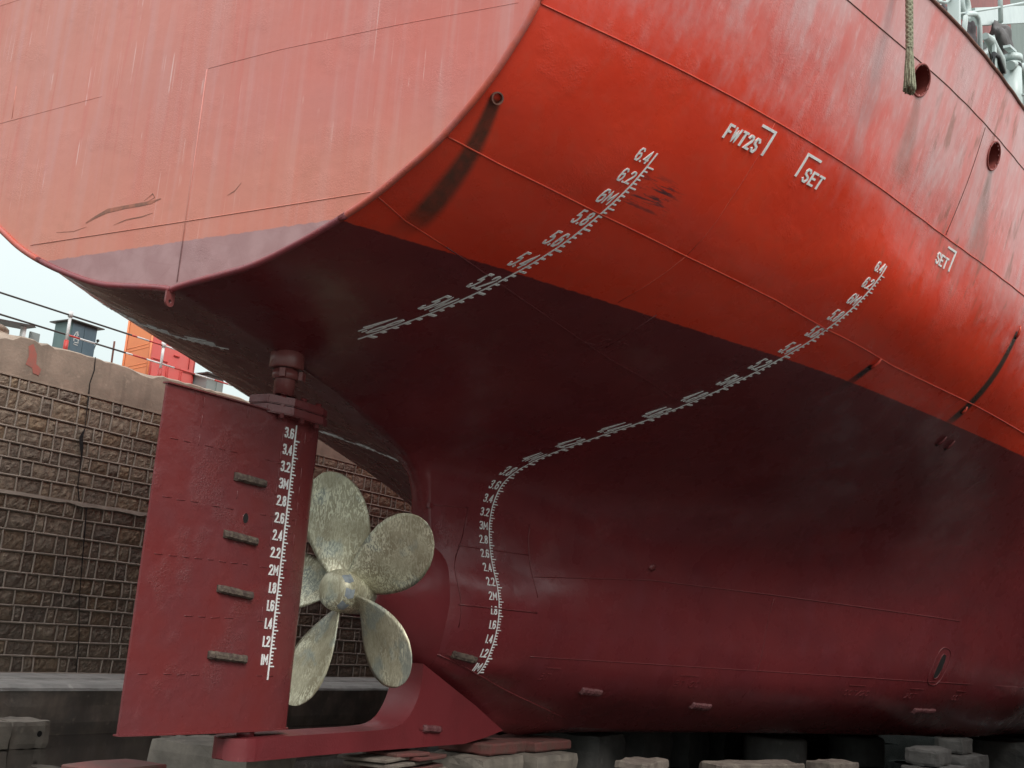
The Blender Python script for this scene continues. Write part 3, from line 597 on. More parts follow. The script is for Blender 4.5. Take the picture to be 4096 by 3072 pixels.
for xc in (-1.36, -.73, -.12, .30):
    z = .95
    while z < 3.75:
        L = .1+.06*rnd.random()
        if (z > 3.2 or (xc > -.2 and z > 2.2) or rnd.random() < .15) and rnd.random() < .8: dash(xc+.01*(rnd.random()-.5), z, xc, z+L, .007)
        z += L+.07
draft_scale(rf, .105, .86, 3.78, 1.0, 3.6, rudder)
for x0, x1, z0, z1 in ((-.90, -.22, 3.04, 3.02), (-.95, -.25, 2.40, 2.36), (-.95, -.22, 1.81, 1.76), (-.97, -.18, 1.11, 1.07)): anode(rf, x0, x1, z0, z1, rudder, 'anode', .047, .06)
b = MB(); pp = ringpts(-.56, 2.60, .045, .062, 0, 24, 2); b.tube([RP(x, z, .0) for x, z in pp+pp[:1]], .006, 6, False); lh = b.build('lifting_hole_rim', M['rudder'], rudder)
b = MB(); b.add([RP(-.56, 2.6, .003)]+[RP(x, z, .003) for x, z in pp], [(0, i+1, (i+1) % 24+1) for i in range(24)]); b.build('lifting_hole', M['dark'], rudder)
# coupling palm on top of the rudder and the stock above
CX = -.035
b = MB(); outl = [(-.42, -.15), (-.12, -.30), (.42, -.30), (.60, -.22), (.66, 0), (.60, .22), (.42, .30), (-.12, .30), (-.42, .15)]
for z0, z1, k in ((3.845, 3.945, 1.0), (3.955, 4.055, .985)):
    m_ = len(outl); b.add([(CX+x*k, y*k, z0) for x, y in outl]+[(CX+x*k, y*k, z1) for x, y in outl], [(i, (i+1) % m_, m_+(i+1) % m_, m_+i) for i in range(m_)]+[tuple(range(m_)), tuple(range(m_, 2*m_))])
for i in range(len(outl)):
    x, y = outl[i]; 
cp = b.build('coupling_flange', M['rudder'], rudder, .012)
for x, y in ((-.22, -.2), (.1, -.24), (.4, -.22), (-.22, .2), (.1, .24), (.4, .22)):
    b = MB(); b.tube([(CX+x, y, 3.80), (CX+x, y, 4.10)], .04, 6); b.build('coupling_bolt', M['rudder'], rudder)
b = MB(); rr = random.Random(5)   # hardened cement lump over the nuts
rows = []
for i in range(7):
    t = i/6; rows.append([(CX-.32+.42*t+.02*rr.random(), -.27+.16*s+.02*rr.random(), 4.055+.055*math.sin(math.pi*min(1, t+.1))*math.sin(math.pi*(s*.9+.1))+.012*rr.random()) for s in (0, .25, .5, .75, 1)])
b.grid(rows); b.build('cement_cap', M['steelred'], rudder)
b = MB(); b.tube([(CX, 0, 4.05), (CX, 0, 4.7)], .125, 36); st = b.build('rudder_stock', M['steelred'], ship)
b = MB(); b.tube([(CX, 0, 4.445), (CX, 0, 4.46), (CX, 0, 4.80)], [.195, .205, .205], 40); b.build('stock_collar', M['steelred'], st)
b = MB(); b.tube([(CX, 0, 4.315), (CX, 0, 4.425)], .155, 40); b.box((CX-.17, -.10, 4.37), (.05, .07, .10), R(25)); b.box((CX+.12, -.155, 4.37), (.12, .05, .10), R(20)); b.box((CX+.17, .10, 4.37), (.05, .07, .10), R(25)); b.build('clamp_ring', M['steelred'], st)
# ---------------------------------------------------------------- propeller
PXc, PZc, PR = 1.62, 1.94, 1.54
b = MB(); b.tube([(1.25, 0, PZc), (1.255, 0, PZc), (1.28, 0, PZc), (1.32, 0, PZc), (1.39, 0, PZc), (1.49, 0, PZc), (1.6, 0, PZc), (1.75, 0, PZc), (1.86, 0, PZc)], [.09, .155, .205, .24, .262, .272, .276, .278, .278], 40); prop = b.build('propeller', M['bronze'], ship)
_hx = [1.25, 1.255, 1.28, 1.32, 1.39, 1.49, 1.6]; _hr = [.09, .155, .205, .24, .262, .272, .276]
for a in (38, -8, -52):
    b = MB(); b.grid([[(x, -(np.interp(x, _hx, _hr)+.004)*math.cos(R(a+d)), PZc+(np.interp(x, _hx, _hr)+.004)*math.sin(R(a+d))) for d in (-14+3*math.sin(x*60), -7, 0, 7, 13+3*math.sin(x*45))] for x in (1.285, 1.305, 1.33, 1.36, 1.40)]); b.build('cement_patch', M['grease'], prop)
chs = [(.15, .50), (.25, .60), (.35, .70), (.45, .79), (.55, .86), (.65, .90), (.75, .88), (.85, .77), (.92, .60), (.97, .39), (.99, .23), (1.0, .10)]
PITCH = 2.3
for k in range(5):
    a0 = R(102-72*k); b = MB(); rows = []
    rs = [.15+.85*(1-(1-i/26)**1.5) for i in range(27)]
    for sgn in (-1, 1):
        g = []
        for r_ in rs:
            r = max(.2, r_*PR); c = float(np.interp(r_, [p[0] for p in chs], [p[1] for p in chs])); phi = math.atan2(PITCH, 2*math.pi*r); row = []; tk = .055*(1-r_)+.008
            skew = .03*r_
            for j in range(15):
                s = -1+2*j/14; ang = a0+skew-s*c*math.cos(phi)/(2*r); x = PXc+s*c/2*math.sin(phi)-.30*(r_-.2)+sgn*tk*(1-s*s)**.6*math.cos(phi)*.5
                ang += sgn*tk*(1-s*s)**.6*math.sin(phi)*.5/r
                row.append((x, -r*math.cos(ang), PZc+r*math.sin(ang)))
            g.append(row)
        b.grid(g)
    bl = b.build('blade', M['bronze'], prop)
    bm = bmesh.new(); bm.from_mesh(bl.data); bmesh.ops.remove_doubles(bm, verts=bm.verts[:], dist=.0015); bmesh.ops.recalc_face_normals(bm, faces=bm.faces[:]); bm.to_mesh(bl.data); bm.free()
# rope guard ring
b = MB(); b.tube([(1.865, 0, 1.92), (1.88, 0, 1.92), (2.05, 0, 1.92)], [.272, .29, .285], 36, False); b.build('rope_guard', M['maroon'], ship)
b = MB(); b.box((3.10, -.15, 3.235), (.09, .05, .07)); b.build('zinc_lug', M['maroon'], ship)
# ---------------------------------------------------------------- fittings at the deck edge of the ship
def ED(x, ins, z): return (x, -(HY(x, ZD)-ins), z)
b = MB(); b.box(ED(4.0, .14, 10.6), (.20, .14, 2.25)); mp = b.build('stanchion', M['white'], ship, .01)
b = MB(); b.tube([ED(3.5, .14, 9.75), ED(3.75, .14, 9.86), ED(3.95, .14, 10.05)], .022, 8); b.build('stanchion_brace', M['white'], mp)
b = MB(); b.tube([ED(4.55+.0, .25, 9.55), ED(4.72, .25, 10.17), ED(4.80, .25, 10.26), ED(4.95, .25, 10.33), ED(5.12, .25, 10.41), ED(5.22, .25, 10.40), ED(5.28, .25, 10.30), ED(5.30, .25, 9.5)], .035, 10); b.build('hoop_rail', M['white'], ship)
b = MB(); b.tube([ED(4.2, .3, 9.93), ED(6.5, .3, 11.25), ED(9.5, .3, 13.0)], .016, 8); b.tube([ED(6.5, .3, 11.0), ED(6.49, .3, 11.9)], .035, 8); b.build('handrail', M['white'], ship)
# raised deck house beam with the shaded soffit behind it
vs = [ED(7.55, .9, 11.62), ED(7.45, .9, 11.88), ED(14.0, .9, 15.5), ED(14.0, .9, 15.1)]; b = MB(); b.add(vs+[(x, y+.12, z) for x, y, z in vs], [(0, 1, 2, 3), (4, 5, 6, 7), (0, 1, 5, 4), (1, 2, 6, 5), (2, 3, 7, 6), (3, 0, 4, 7)])
beam = b.build('deckhouse_beam', M['white'], ship)
b = MB(); vs = [(7.2, -5.9, 9.2), (40, -6.6, 9.2), (40, -6.6, 30), (7.2, -5.9, 13.0)]; b.add(vs+[(x, y+.2, z) for x, y, z in vs], [(0, 1, 2, 3), (4, 5, 6, 7), (0, 1, 5, 4), (1, 2, 6, 5), (2, 3, 7, 6), (3, 0, 4, 7)]); dh = b.build('deckhouse_wall', M['green'], ship)
b = MB(); b.tube([(9.5, -6.05, 11.7), (15.5, -6.35, 15.6)], .07, 10); b.build('deckhouse_brace', M['white'], dh)
b = MB(); b.box((13.0, -6.25, 15.6), (9.5, .25, 2.6), R(-1), .55); b.build('hatch_coaming', M['oxide'], dh)
# mooring bitts and swan neck vents
b = MB(); b.tube([ED(7.1, .3, 9.5), ED(7.1, .3, 10.62)], .13, 20); b.tube([ED(7.1, .3, 10.62), ED(7.1, .3, 10.72)], .15, 20); b.box(ED(7.0, .3, 10.80), (1.0, .10, .04), 0, .42); v = b.build('vent_pipe', M['white'], ship)
b = MB(); b.tube([ED(7.1, .3, 10.52), ED(7.1, .3, 10.57)], .136, 20, False); b.build('pipe_band', M['black'], v)
b = MB(); b.tube([ED(6.85, .26, 10.45), ED(7.05, .26, 10.56), ED(7.3, .26, 10.67), ED(7.6, .26, 10.76), ED(7.85, .26, 10.76), ED(7.98, .26, 10.6), ED(8.0, .26, 9.5)], .07, 12); b.build('vent_pipe', M['white'], ship)
b = MB(); b.tube([ED(7.55, .35, 9.5), ED(7.56, .35, 10.7)], .06, 12); b.tube([ED(7.05, .16, 10.05), ED(7.3, .14, 10.1), ED(7.5, .16, 10.08), ED(7.6, .3, 10.0)], .015, 6); b.build('vent_pipe', M['white'], ship)
b = MB(); b.box(ED(5.63, .16, 9.98), (.10, .04, .55), R(-9), -.9); b.build('rail_bracket', M['white'], ship)
b = MB(); b.tube([ED(5.6, .3, 9.98), ED(6.6, .3, 9.86)], .07, 8); b.build('roller_beam', M['green'], ship)
b = MB(); c = Vector(ED(5.46, .5, 10.78)); t = [2*math.pi*k/28 for k in range(29)]; u = Vector((.75, -.1, .35)).normalized(); v2 = Vector((-.35, .05, .75)).normalized()
b.tube([c+(u*math.cos(a)+v2*math.sin(a))*.17 for a in t], .055, 10, False); b.build('fairlead_ring', M['white'], ship)
b = MB()
for k in range(3): b.tube([(5.9+k*.09, -6.6, 10.2), (6.9+k*.09, -6.7, 12.2)], .025, 6)
b.build('vent_duct', M['rust'], ship)
b = MB(); vs = [(6.0, -6.2, 10.3), (7.0, -6.3, 12.8), (8.2, -6.35, 13.2), (7.2, -6.25, 11.0)]; b.add(vs+[(x, y+.1, z) for x, y, z in vs], [(0, 1, 2, 3), (4, 5, 6, 7), (0, 1, 5, 4), (1, 2, 6, 5), (2, 3, 7, 6), (3, 0, 4, 7)]); b.build('deckhouse_panel', M['white'], ship)
b = MB()
for k, (x0, z0) in enumerate([(5.45, 9.72)]): b.tube([ED(x0-.1, .1, z0-.1), ED(x0, .12, z0+.22), ED(x0+.25, .14, z0+.30), ED(x0+.42, .12, z0+.12)], .035, 8)
fh = b.build('fire_hose', M['black'], None); tag(fh, 'black hose looped over the rusty deck edge beside the hoop rail', 'hose')
b = MB(); b.tube([ED(5.35, .2, 10.18), ED(5.6, .2, 10.22), ED(5.8, .2, 10.17), ED(6.05, .2, 10.15), ED(6.2, .2, 10.0)], [.05, .075, .07, .07, .05], 10); wc = b.build('canvas_hose', M['white']); tag(wc, 'white canvas hose slung over the deck edge under the grey bag', 'hose')
def lump(name, c, r, mat, seed, sq=(1, 1, 1), amp=.35, label='', cat=''):
    bm = bmesh.new(); bmesh.ops.create_icosphere(bm, subdivisions=4, radius=1)
    for v in bm.verts:
        n = mnoise.noise(v.co*1.6+Vector((seed, 0, 0)))*amp+mnoise.noise(v.co*4.5+Vector((0, seed, 0)))*amp*.35; p = v.co*(1+n); v.co = Vector((c[0]+p.x*r*sq[0], c[1]+p.y*r*sq[1], c[2]+p.z*r*sq[2]))
    me = bpy.data.meshes.new(name); bm.to_mesh(me); bm.free()
    for p in me.polygons: p.use_smooth = True
    me.materials.append(M[mat]); o = bpy.data.objects.new(name, me); COL.objects.link(o); return tag(o, label, cat)
lump('tarpaulin', ED(5.05, .34, 9.95), .26, 'tarp', 3, (.75, .5, 1.2), .4, 'dark crumpled tarpaulin heaped behind the hoop rail at the deck edge', 'tarpaulin')
lump('tarpaulin', ED(4.35, .40, 9.95), .22, 'tarp', 8, (.8, .5, .9), .3, 'dark rounded tarpaulin bundle left of the tall white stanchion', 'tarpaulin')
lump('winch_cover', ED(9.2, .9, 12.0), .42, 'bag', 5, (1.35, .5, 1.0), .3, 'grey cloth cover over gear below the white deckhouse beam', 'cover')
# ---------------------------------------------------------------- mooring rope hanging over the bulwark
RX0, RY0 = 2.14, -6.78
rope = empty('mooring_rope', (RX0, RY0, 9.5)); rope_w = Vector(rope.location); tag(rope, 'frayed grey green mooring rope end hanging down the red hull beside the aft chock', 'rope')
b = MB()
for s in range(8):
    pts = []
    for i in range(170):
        t = i/169; z = 9.62-(9.62-8.40)*t; ph = t*30; dy = .30*max(0, (z-9.42)/.2)**2
        pts.append((math.sin(ph+s*math.pi/4)*(1 if s % 2 else -1)*.036, dy+math.cos(ph+s*math.pi/4)*.026, z-rope_w.z))
    b.tube(pts, .019, 6)
b.build('braid', M['rope'], rope)
b = MB(); rr = random.Random(11)
for s in range(60):
    a = rr.random()*6.283; q = math.sqrt(rr.random()); r0, r1 = .042*q, .088*q+.008; L = 7.86+.06*rr.random(); pts = []
    for i in range(12):
        t = i/11; z = 8.50+(L-8.50)*t; r = r0+(r1-r0)*t**1.2; wob = .006*math.sin(t*14+s); pts.append((math.cos(a)*r+wob, math.sin(a)*r*.7, z-rope_w.z))
    b.tube(pts, .009, 5)
b.build('frayed_end', M['rope'], rope)
# ================================================================= dock: floor, walls, quay
WB = -.04; WD = Vector((math.cos(WB), math.sin(WB), 0)); WN = Vector((-math.sin(WB), math.cos(WB), 0)); WO = Vector((5, 11, 0))
def W(s, off, z): return WO+WD*s+WN*off+Vector((0, 0, z))
FZ = -.82
b = MB(); b.add([(-80, -60, FZ), (400, -60, FZ), (400, 60, FZ), (-80, 60, FZ)], [(0, 1, 2, 3)]); tag(b.build('dock_floor', M['floor']), kind='structure')
b = MB(); b.add([W(-80, .45, 6.60), W(300, .45, 6.60), W(300, 200, 6.60), W(-80, 200, 6.60)], [(0, 1, 2, 3)]); tag(b.build('quay_ground', M['quay']), kind='structure')
def dock_wall(label, f, s0, s1, detail, seed):
    """f(s, off, z): off < 0 is towards the dock"""
    root = tag(empty('dock_wall', f(0, 0, FZ)), label, 'wall'); L = Vector(root.location)
    g = lambda s, o, z: Vector(f(s, o, z))-L
    rnd = random.Random(seed)
    # backing
    b = MB(); b.add([g(s0, .05, FZ), g(s1, .05, FZ), g(s1, .05, 5.96), g(s0, .05, 5.96)], [(0, 1, 2, 3)]); b.build('backing', M['mortar'], root)
    zrow = [.12]; 
    while zrow[-1] < 5.9: zrow.append(zrow[-1]+rnd.uniform(.30, .42))
    zrow[-1] = 5.95; zrow = sorted(zrow, reverse=True)
    lips = [i for i, z in enumerate(zrow) if abs(z-3.62) < .2][:1]; zl = zrow[lips[0]]
    sb = MB(); mb_ = MB(); tint = []
    for a, c in zip(zrow[:-1], zrow[1:]):
        off = -.10 if a <= zl+.01 else 0.0; s = s0+rnd.random()*.4; wide = rnd.random() < .5; h = a-c
        mb_.tube([g(s0+k*(s1-s0)/60, off-.016+.008*math.sin(k*2.1+a*9), c+.012*math.sin(k*1.3+a*5)) for k in range(61)] if detail else [g(s0, off-.016, c), g(s1, off-.016, c)], .021, 5, False)
        while s < s1:
            wd = rnd.uniform(.46, .66) if wide else rnd.uniform(.20, .32); wide = not wide if rnd.random() < .85 else wide
            if detail and s < 26:
                n1, n2 = max(4, int(wd/.05)), 7; rows = []; sd = rnd.random()*100; bulge = rnd.uniform(.01, .035)
                for i in range(n1+1):
                    row = []
                    for j in range(n2+1):
                        u, v = i/n1, j/n2; e = min(1, min(u, 1-u)*5)*min(1, min(v, 1-v)*4); d = -e*(bulge+.025*mnoise.noise(Vector((s*3+u*wd*9, v*h*9, sd)))+.015*mnoise.noise(Vector((u*wd*24, v*h*24, sd+7))))
                        row.append(g(s+.012+u*(wd-.024), off+.006+d, c+.015+v*(h-.03)))
                    rows.append(row)
                k0 = len(sb.f); sb.grid(rows, False, False)
            else:
                k0 = len(sb.f); d = rnd.uniform(-.03, 0); sb.add([g(s+.02, off+d, c+.02), g(s+wd-.02, off+d, c+.02), g(s+wd-.02, off+d, a-.02), g(s+.02, off+d, a-.02)], [(0, 1, 2, 3)])
            t1, t2 = rnd.random(), rnd.random()
            if a > 5.2: t2 = .6+.4*t2
            tint += [(t1, t2)]*(len(sb.f)-k0)
            s += wd; lean = rnd.uniform(-.012, .012)
            if detail: mb_.tube([g(s-lean, off-.008, c), g(s+rnd.uniform(-.006, .006), off-.014, (a+c)/2), g(s+lean, off-.008, a)], .021, 5, False)
    so = sb.build('stone_courses', M['stone'], root); at = so.data.color_attributes.new('tint', 'FLOAT_COLOR', 'CORNER')
    arr = np.ones((len(so.data.loops), 4), np.float32); k = 0
    for p, (t1, t2) in zip(so.data.polygons, tint):
        arr[p.loop_start:p.loop_start+p.loop_total, 0] = t1; arr[p.loop_start:p.loop_start+p.loop_total, 1] = t2
    at.data.foreach_set('color', arr.ravel())
    mb_.build('mortar_joints', M['mortar'], root)
    # stepped lip of the lower courses, rough edged
    b = MB(); N_ = 220; rows = []
    for i in range(N_+1):
        s = s0+(s1-s0)*i/N_; r = .035*mnoise.noise(Vector((s*2.3, 3, seed))); r2 = .05*mnoise.noise(Vector((s*7, 3, seed))); rows.append([g(s, .04, zl+.05), g(s, -.15+r+r2*.6, zl+.045+r*.6), g(s, -.165+r+r2, zl-.03+r+r2), g(s, .0, zl-.05)])
    b.grid(rows, False, False); b.build('course_lip', M['mortar'], root)
    # concrete cap with a broken upper edge
    b = MB(); N_ = 420 if detail else 60; rows = []
    for i in range(N_+1):
        s = s0+(s1-s0)*i/N_; q = mnoise.noise(Vector((s*1.7, 1, seed))); q2 = mnoise.noise(Vector((s*4.1, 5, seed))); chip = max(0, q2-.2)*.10+max(0, mnoise.noise(Vector((s*7.3, 11, seed)))-.15)*.09+(.05 if q > .18 else 0)*(.6+q2)+max(0, mnoise.noise(Vector((s*11, 7, seed)))-.1)*.10+.012*mnoise.noise(Vector((s*17, 2, seed)))
        if s < -.6: chip += min(.16, (-.6-s)*.3)
        zt = 6.80+(.012*s if s > 3 else 0)
        rows.append([g(s, -.02, 5.935), g(s, -.03, 6.2), g(s, -.03, 6.45), g(s, -.03, zt-.03-chip*1.1), g(s, .02+chip*.9, zt-chip*.55), g(s, .10+chip*1.1, zt-.0), g(s, .6, zt)])
    b.grid(rows, False, False); cap = b.build('concrete_cap', M['cap'], root)
    b = MB(); b.grid([[g(s0, .0, 5.93), g(s0, -.035, 5.93), g(s0, -.035, 5.965), g(s0, -.02, 5.97)], [g(s1, .0, 5.93), g(s1, -.035, 5.93), g(s1, -.035, 5.965), g(s1, -.02, 5.97)]], False, False); b.build('cap_drip', M['cap'], root)
    # broad bottom step (altar) and its dark face
    N_ = 160; rows = []; rows2 = []
    for i in range(N_+1):
        s = s0+(s1-s0)*i/N_; r = .05*mnoise.noise(Vector((s*1.9, 8, seed)))+.03*mnoise.noise(Vector((s*6, 8, seed)))
        rows.append([g(s, .05, .13), g(s, -1.2, .115), g(s, -1.22, .085), g(s, -2.32+r, .08), g(s, -2.40+r, .02+r*.3), g(s, -2.42+r*1.3, -.03)])
        rows2.append([g(s, -2.40+r*1.3, -.03), g(s, -2.38+.05*mnoise.noise(Vector((s*.7, 1, 4))), -.3), g(s, -2.36, -.6), g(s, -2.3, FZ-.02)])
    b = MB(); b.grid(rows, False, False); b.build('altar_step', M['ledge'], root); b = MB(); b.grid(rows2, False, False); b.build('altar_face', M['base'], root)
    return root, g
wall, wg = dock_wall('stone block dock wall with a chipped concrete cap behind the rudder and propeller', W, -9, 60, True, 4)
sw, sg = dock_wall('unseen stone dock wall on the near side, cut short and moved in to shade the lower hull', lambda s, o, z: Vector((s, -11.3-o, z)), 2.5, 70, False, 9)  # out of view; its start and distance are set to darken the forward lower hull
b = MB(); b.add([(2.5, -11.7, 6.60), (300, -11.7, 6.60), (300, -200, 6.60), (2.5, -200, 6.60)], [(0, 1, 2, 3)]); tag(b.build('quay_ground', M['quay']), kind='structure')
# settlement crack through cap and courses
b = MB(); pts = [(1.22, 6.80, .012), (1.24, 6.5, .016), (1.18, 6.2, .014), (1.20, 5.93, .02), (1.16, 5.6, .012), (1.18, 5.2, .010), (1.12, 5.0, .05), (1.17, 4.8, .05), (1.21, 4.6, .016), (1.22, 4.0, .014), (1.32, 3.66, .02)]
pts = [(s-.0, z, w_) for s, z, w_ in pts]; b.grid([[wg(s-w_, -.105 if z < 5.93 else -.034, z), wg(s+w_, -.105 if z < 5.93 else -.034, z)] for s, z, w_ in pts], False, False)
pts = [(1.45, 3.55, .018), (1.5, 3.0, .016), (1.55, 2.4, .014), (1.62, 1.6, .012), (1.75, .9, .012), (1.82, .15, .012)]; b.grid([[wg(s-w_, -.205, z), wg(s+w_, -.205, z)] for s, z, w_ in pts], False, False); b.build('crack', M['dark'], wall)
# red paint smear and chipped patch on the cap
def patch(name, pts, mat, off): 
    b = MB(); c = (sum(p[0] for p in pts)/len(pts), sum(p[1] for p in pts)/len(pts)); b.add([wg(c[0], off, c[1])]+[wg(s, off, z) for s, z in pts], [(0, i+1, (i+1) % len(pts)+1) for i in range(len(pts))]); b.build(name, M[mat], wall)
M['smear'] = simple('faded_red_smear', (.42, .13, .10), .8, 0, (.34, .14, .11), 6)
patch('paint_smear', [(-.42, 6.62), (-.32, 6.70), (-.20, 6.50), (-.18, 6.30), (-.04, 6.22), (-.08, 6.08), (-.22, 6.10), (-.26, 6.20), (-.42, 6.24), (-.38, 6.42)], 'smear', -.036)
# ---------------------------------------------------------------- quay railing
def rail_run(pieces, label):
    r = tag(empty('quay_railing', W(pieces['posts'][0], .3, 6.8)), label, 'railing', 'railings along the quay edge'); L = Vector(r.location)
    for p in pieces['posts']:
        b = MB(); b.tube([W(p, .3, 7.02)-L, W(p, .3, 7.66)-L], .034, 10); b.tube([W(p, .3, 7.58)-L, W(p, .3, 7.70)-L], .055, 10); o = b.build('post', M['railwht'], r); b = MB(); b.tube([W(p, .3, 6.72)-L, W(p, .3, 7.06)-L], .05, 8); b.build('post_foot', M['railred'], o)
    for z, segs in pieces['rails']:
        for s0, s1, m_ in segs: b = MB(); b.tube([W(s0, .3, z)-L, W(s1, .3, z)-L], .021, 8); b.build('rail', M[m_], r)
rail_run(dict(posts=[.68, 3.30], rails=[(7.62, [(-6, 2.35, 'railblk'), (2.35, 2.5, 'railred'), (2.5, 2.85, 'railwht'), (2.85, 3.28, 'railred'), (3.3, 4.4, 'railwht')]),
    (7.18, [(-6, .62, 'railblk'), (.68, 1.0, 'railred'), (1.0, 1.4, 'railwht'), (1.4, 2.25, 'railblk'), (2.25, 2.45, 'railwht'), (2.45, 2.85, 'railred'), (2.85, 3.7, 'railwht'), (3.7, 4.35, 'railred'), (4.35, 5.0, 'railwht'), (5.0, 5.45, 'railred'), (5.45, 6.4, 'railwht'), (6.4, 30, 'railblk')])]), 'red and white banded pipe railing with two posts along the top of the dock wall')
b = MB(); b.tube([W(1.92, .3, 6.75), W(1.93, .32, 7.0), W(1.91, .3, 7.36)], .022, 6); tag(b.build('reinforcing_bar', M['rust']), 'short rusty steel rod standing upright on the dock wall edge between two railing posts', 'steel rod')
# ---------------------------------------------------------------- cabinets and container on the quay (local frame: s along wall, o away)
def lbox(name, s0, s1, o0, o1, z0, z1, mat, parent, L, bevel=.008):
    vs = [W(s, o, z)-L for s in (s0, s1) for o in (o0, o1) for z in (z0, z1)]; b = MB(); b.add(vs, [(0, 1, 3, 2), (4, 6, 7, 5), (0, 4, 5, 1), (2, 3, 7, 6), (0, 2, 6, 4), (1, 5, 7, 3)]); return b.build(name, M[mat], parent, bevel)
r = tag(empty('electrical_cabinet', W(2.9, 1.6, 6.6)), 'blue grey electrical cabinet with a flat dark roof standing on the quay behind the railing', 'cabinet'); L = Vector(r.location)
lbox('body', 1.62, 2.33, 1.5, 2.1, 6.6, 7.86, 'cabside', r, L); lbox('roof', 1.53, 2.45, 1.40, 2.2, 7.86, 7.885, 'railblk', r, L, 0)
for s0, s1 in ((1.64, 1.965), (1.975, 2.31)): d = lbox('door', s0, s1, 1.478, 1.499, 6.75, 7.82, 'cabinet', r, L, .004)
b = MB(); b.tube([W(2.33, 1.6, 7.35)-L, W(2.38, 1.6, 7.38)-L, W(2.46, 1.6, 7.60)-L], .018, 6); b.tube([W(2.46, 1.59, 7.60)-L, W(2.46, 1.61, 7.63)-L], .035, 8); b.build('switch_handle', M['railblk'], r)
M['scrawl'] = simple('white_sticker', (.6, .62, .6), .7)
k = Ink(lambda u, z, o: W(u-.27, 1.476-o, z-.06)-L, .018, .003)
for st in ([(1.98, 7.58), (2.02, 7.68), (2.06, 7.70), (2.09, 7.62)], [(1.97, 7.54), (2.12, 7.52)], [(1.99, 7.47), (1.99, 7.56)], [(2.05, 7.66), (2.06, 7.54)], [(2.10, 7.54), (2.11, 7.45), (2.02, 7.44)], [(2.0, 7.40), (2.10, 7.39)]): k.stroke(st)
k.build('sticker', r, 'scrawl')
r = tag(empty('site_container', W(5.2, 3, 6.6)), 'orange and red steel box container with framed side panels on the quay', 'container'); L = Vector(r.location)
# corner of the box nearest the dock at s 4.55; a left orange face and a long red face
c0 = (4.35, 2.0); c1 = (4.35, 2.95); c2 = (5.86, 2.0)
def wallp(p, q, z0, z1, name, mat, th=.06):
    d = Vector((q[0]-p[0], q[1]-p[1])); n = Vector((-d.y, d.x)).normalized()*th; P = [(p[0], p[1]), (q[0], q[1]), (q[0]+n.x, q[1]+n.y), (p[0]+n.x, p[1]+n.y)]; b = MB(); b.add([W(s, o, z)-L for z in (z0, z1) for s, o in P], [(0, 1, 2, 3), (4, 5, 6, 7), (0, 1, 5, 4), (1, 2, 6, 5), (2, 3, 7, 6), (3, 0, 4, 7)]); return b.build(name, M[mat], r, .004)
wallp(c1, c0, 6.6, 8.75, 'end_wall', 'orange'); wallp(c0, c2, 6.6, 8.75, 'side_wall', 'orred'); wallp((c2[0], c2[1]), (c2[0], c2[1]+.95), 6.6, 8.75, 'end_wall', 'orred'); wallp((c2[0], c2[1]+.95), c1, 6.6, 8.75, 'side_wall', 'orred')
b = MB(); b.add([W(s, o, 8.72)-L for s, o in (c0, c2, (c2[0], c2[1]+.95), c1)], [(0, 1, 2, 3)]); b.build('roof', M['orred'], r)
b = MB()
def pl(a, c, z0, z1, rr=.012, off=-.02): b.tube([W(a[0], a[1]+off, z0)-L, W(c[0], c[1]+off, z1)-L], rr, 6)
mixp = lambda t: (c1[0]+(c0[0]-c1[0])*t, c1[1]+(c0[1]-c1[1])*t)
for z0, z1 in ((7.98, 8.08), (7.90, 7.99), (7.50, 7.58), (7.42, 7.49)): pl(mixp(.06), mixp(.9), z0, z1)
pl(c0, c0, 6.6, 8.75, .03, 0); pl(c1, c1, 6.6, 8.75, .03, 0); b.build('panel_frame', M['orange'], r)
b = MB(); sp = lambda t: (c0[0]+(c2[0]-c0[0])*t, c0[1])
for t0, t1, z0, z1 in ((.05, .38, 7.05, 7.72), (.42, .68, 7.05, 7.66), (.72, .97, 7.05, 7.62)):
    pl(sp(t0), sp(t1), z1, z1); pl(sp(t0), sp(t0), z0, z1); pl(sp(t1), sp(t1), z0, z1); pl(sp(t0), sp(t1), z0, z0)
pl(sp(.5), sp(.62), 7.95, 7.95, .02); pl(sp(.85), sp(.85), 7.7, 8.6); b.build('panel_frame', M['railred'], r)
r = tag(empty('electrical_cabinet', W(7.2, 1.7, 6.6)), 'pale grey cabinet with a shallow roof just right of the red container', 'cabinet'); L = Vector(r.location)
lbox('body', 5.88, 6.45, 1.5, 2.1, 6.6, 7.60, 'cab2', r, L); lbox('roof', 5.78, 6.55, 1.4, 2.2, 7.60, 7.64, 'railblk', r, L, 0); lbox('door', 6.2, 6.43, 1.47, 1.498, 6.75, 7.54, 'cab2', r, L, .004)
b = MB(); b.box((0, 0, .98), (.22, .2, .08)); b.box((0, 0, 1.04), (.1, .1, .06)); o = b.build('cap_fitting', M['cab2'], r); o.location = W(6.15, 1.8, 6.6+.08)-L
r = tag(empty('open_shelter', W(.5, 1.6, 6.6)), 'low dark roofed shelter on a post at the far left of the quay', 'shelter'); L = Vector(r.location)
b = MB(); b.add([W(s, o, z)-L for s, o, z in ((-.9, 1.3, 7.26), (.60, 1.3, 7.40), (.60, 1.8, 7.40), (-.9, 1.8, 7.26), (-.9, 1.3, 7.30), (.55, 1.3, 7.44), (.55, 1.8, 7.44), (-.9, 1.8, 7.30))], [(0, 1, 2, 3), (4, 5, 6, 7), (0, 1, 5, 4), (1, 2, 6, 5), (2, 3, 7, 6), (3, 0, 4, 7)]); b.build('roof', M['railblk'], r)
lbox('post', .36, .44, 1.4, 1.5, 6.6, 7.38, 'railwht', r, L, 0); lbox('side_panel', .62, .86, 1.5, 1.55, 6.6, 7.34, 'cab2', r, L, 0)
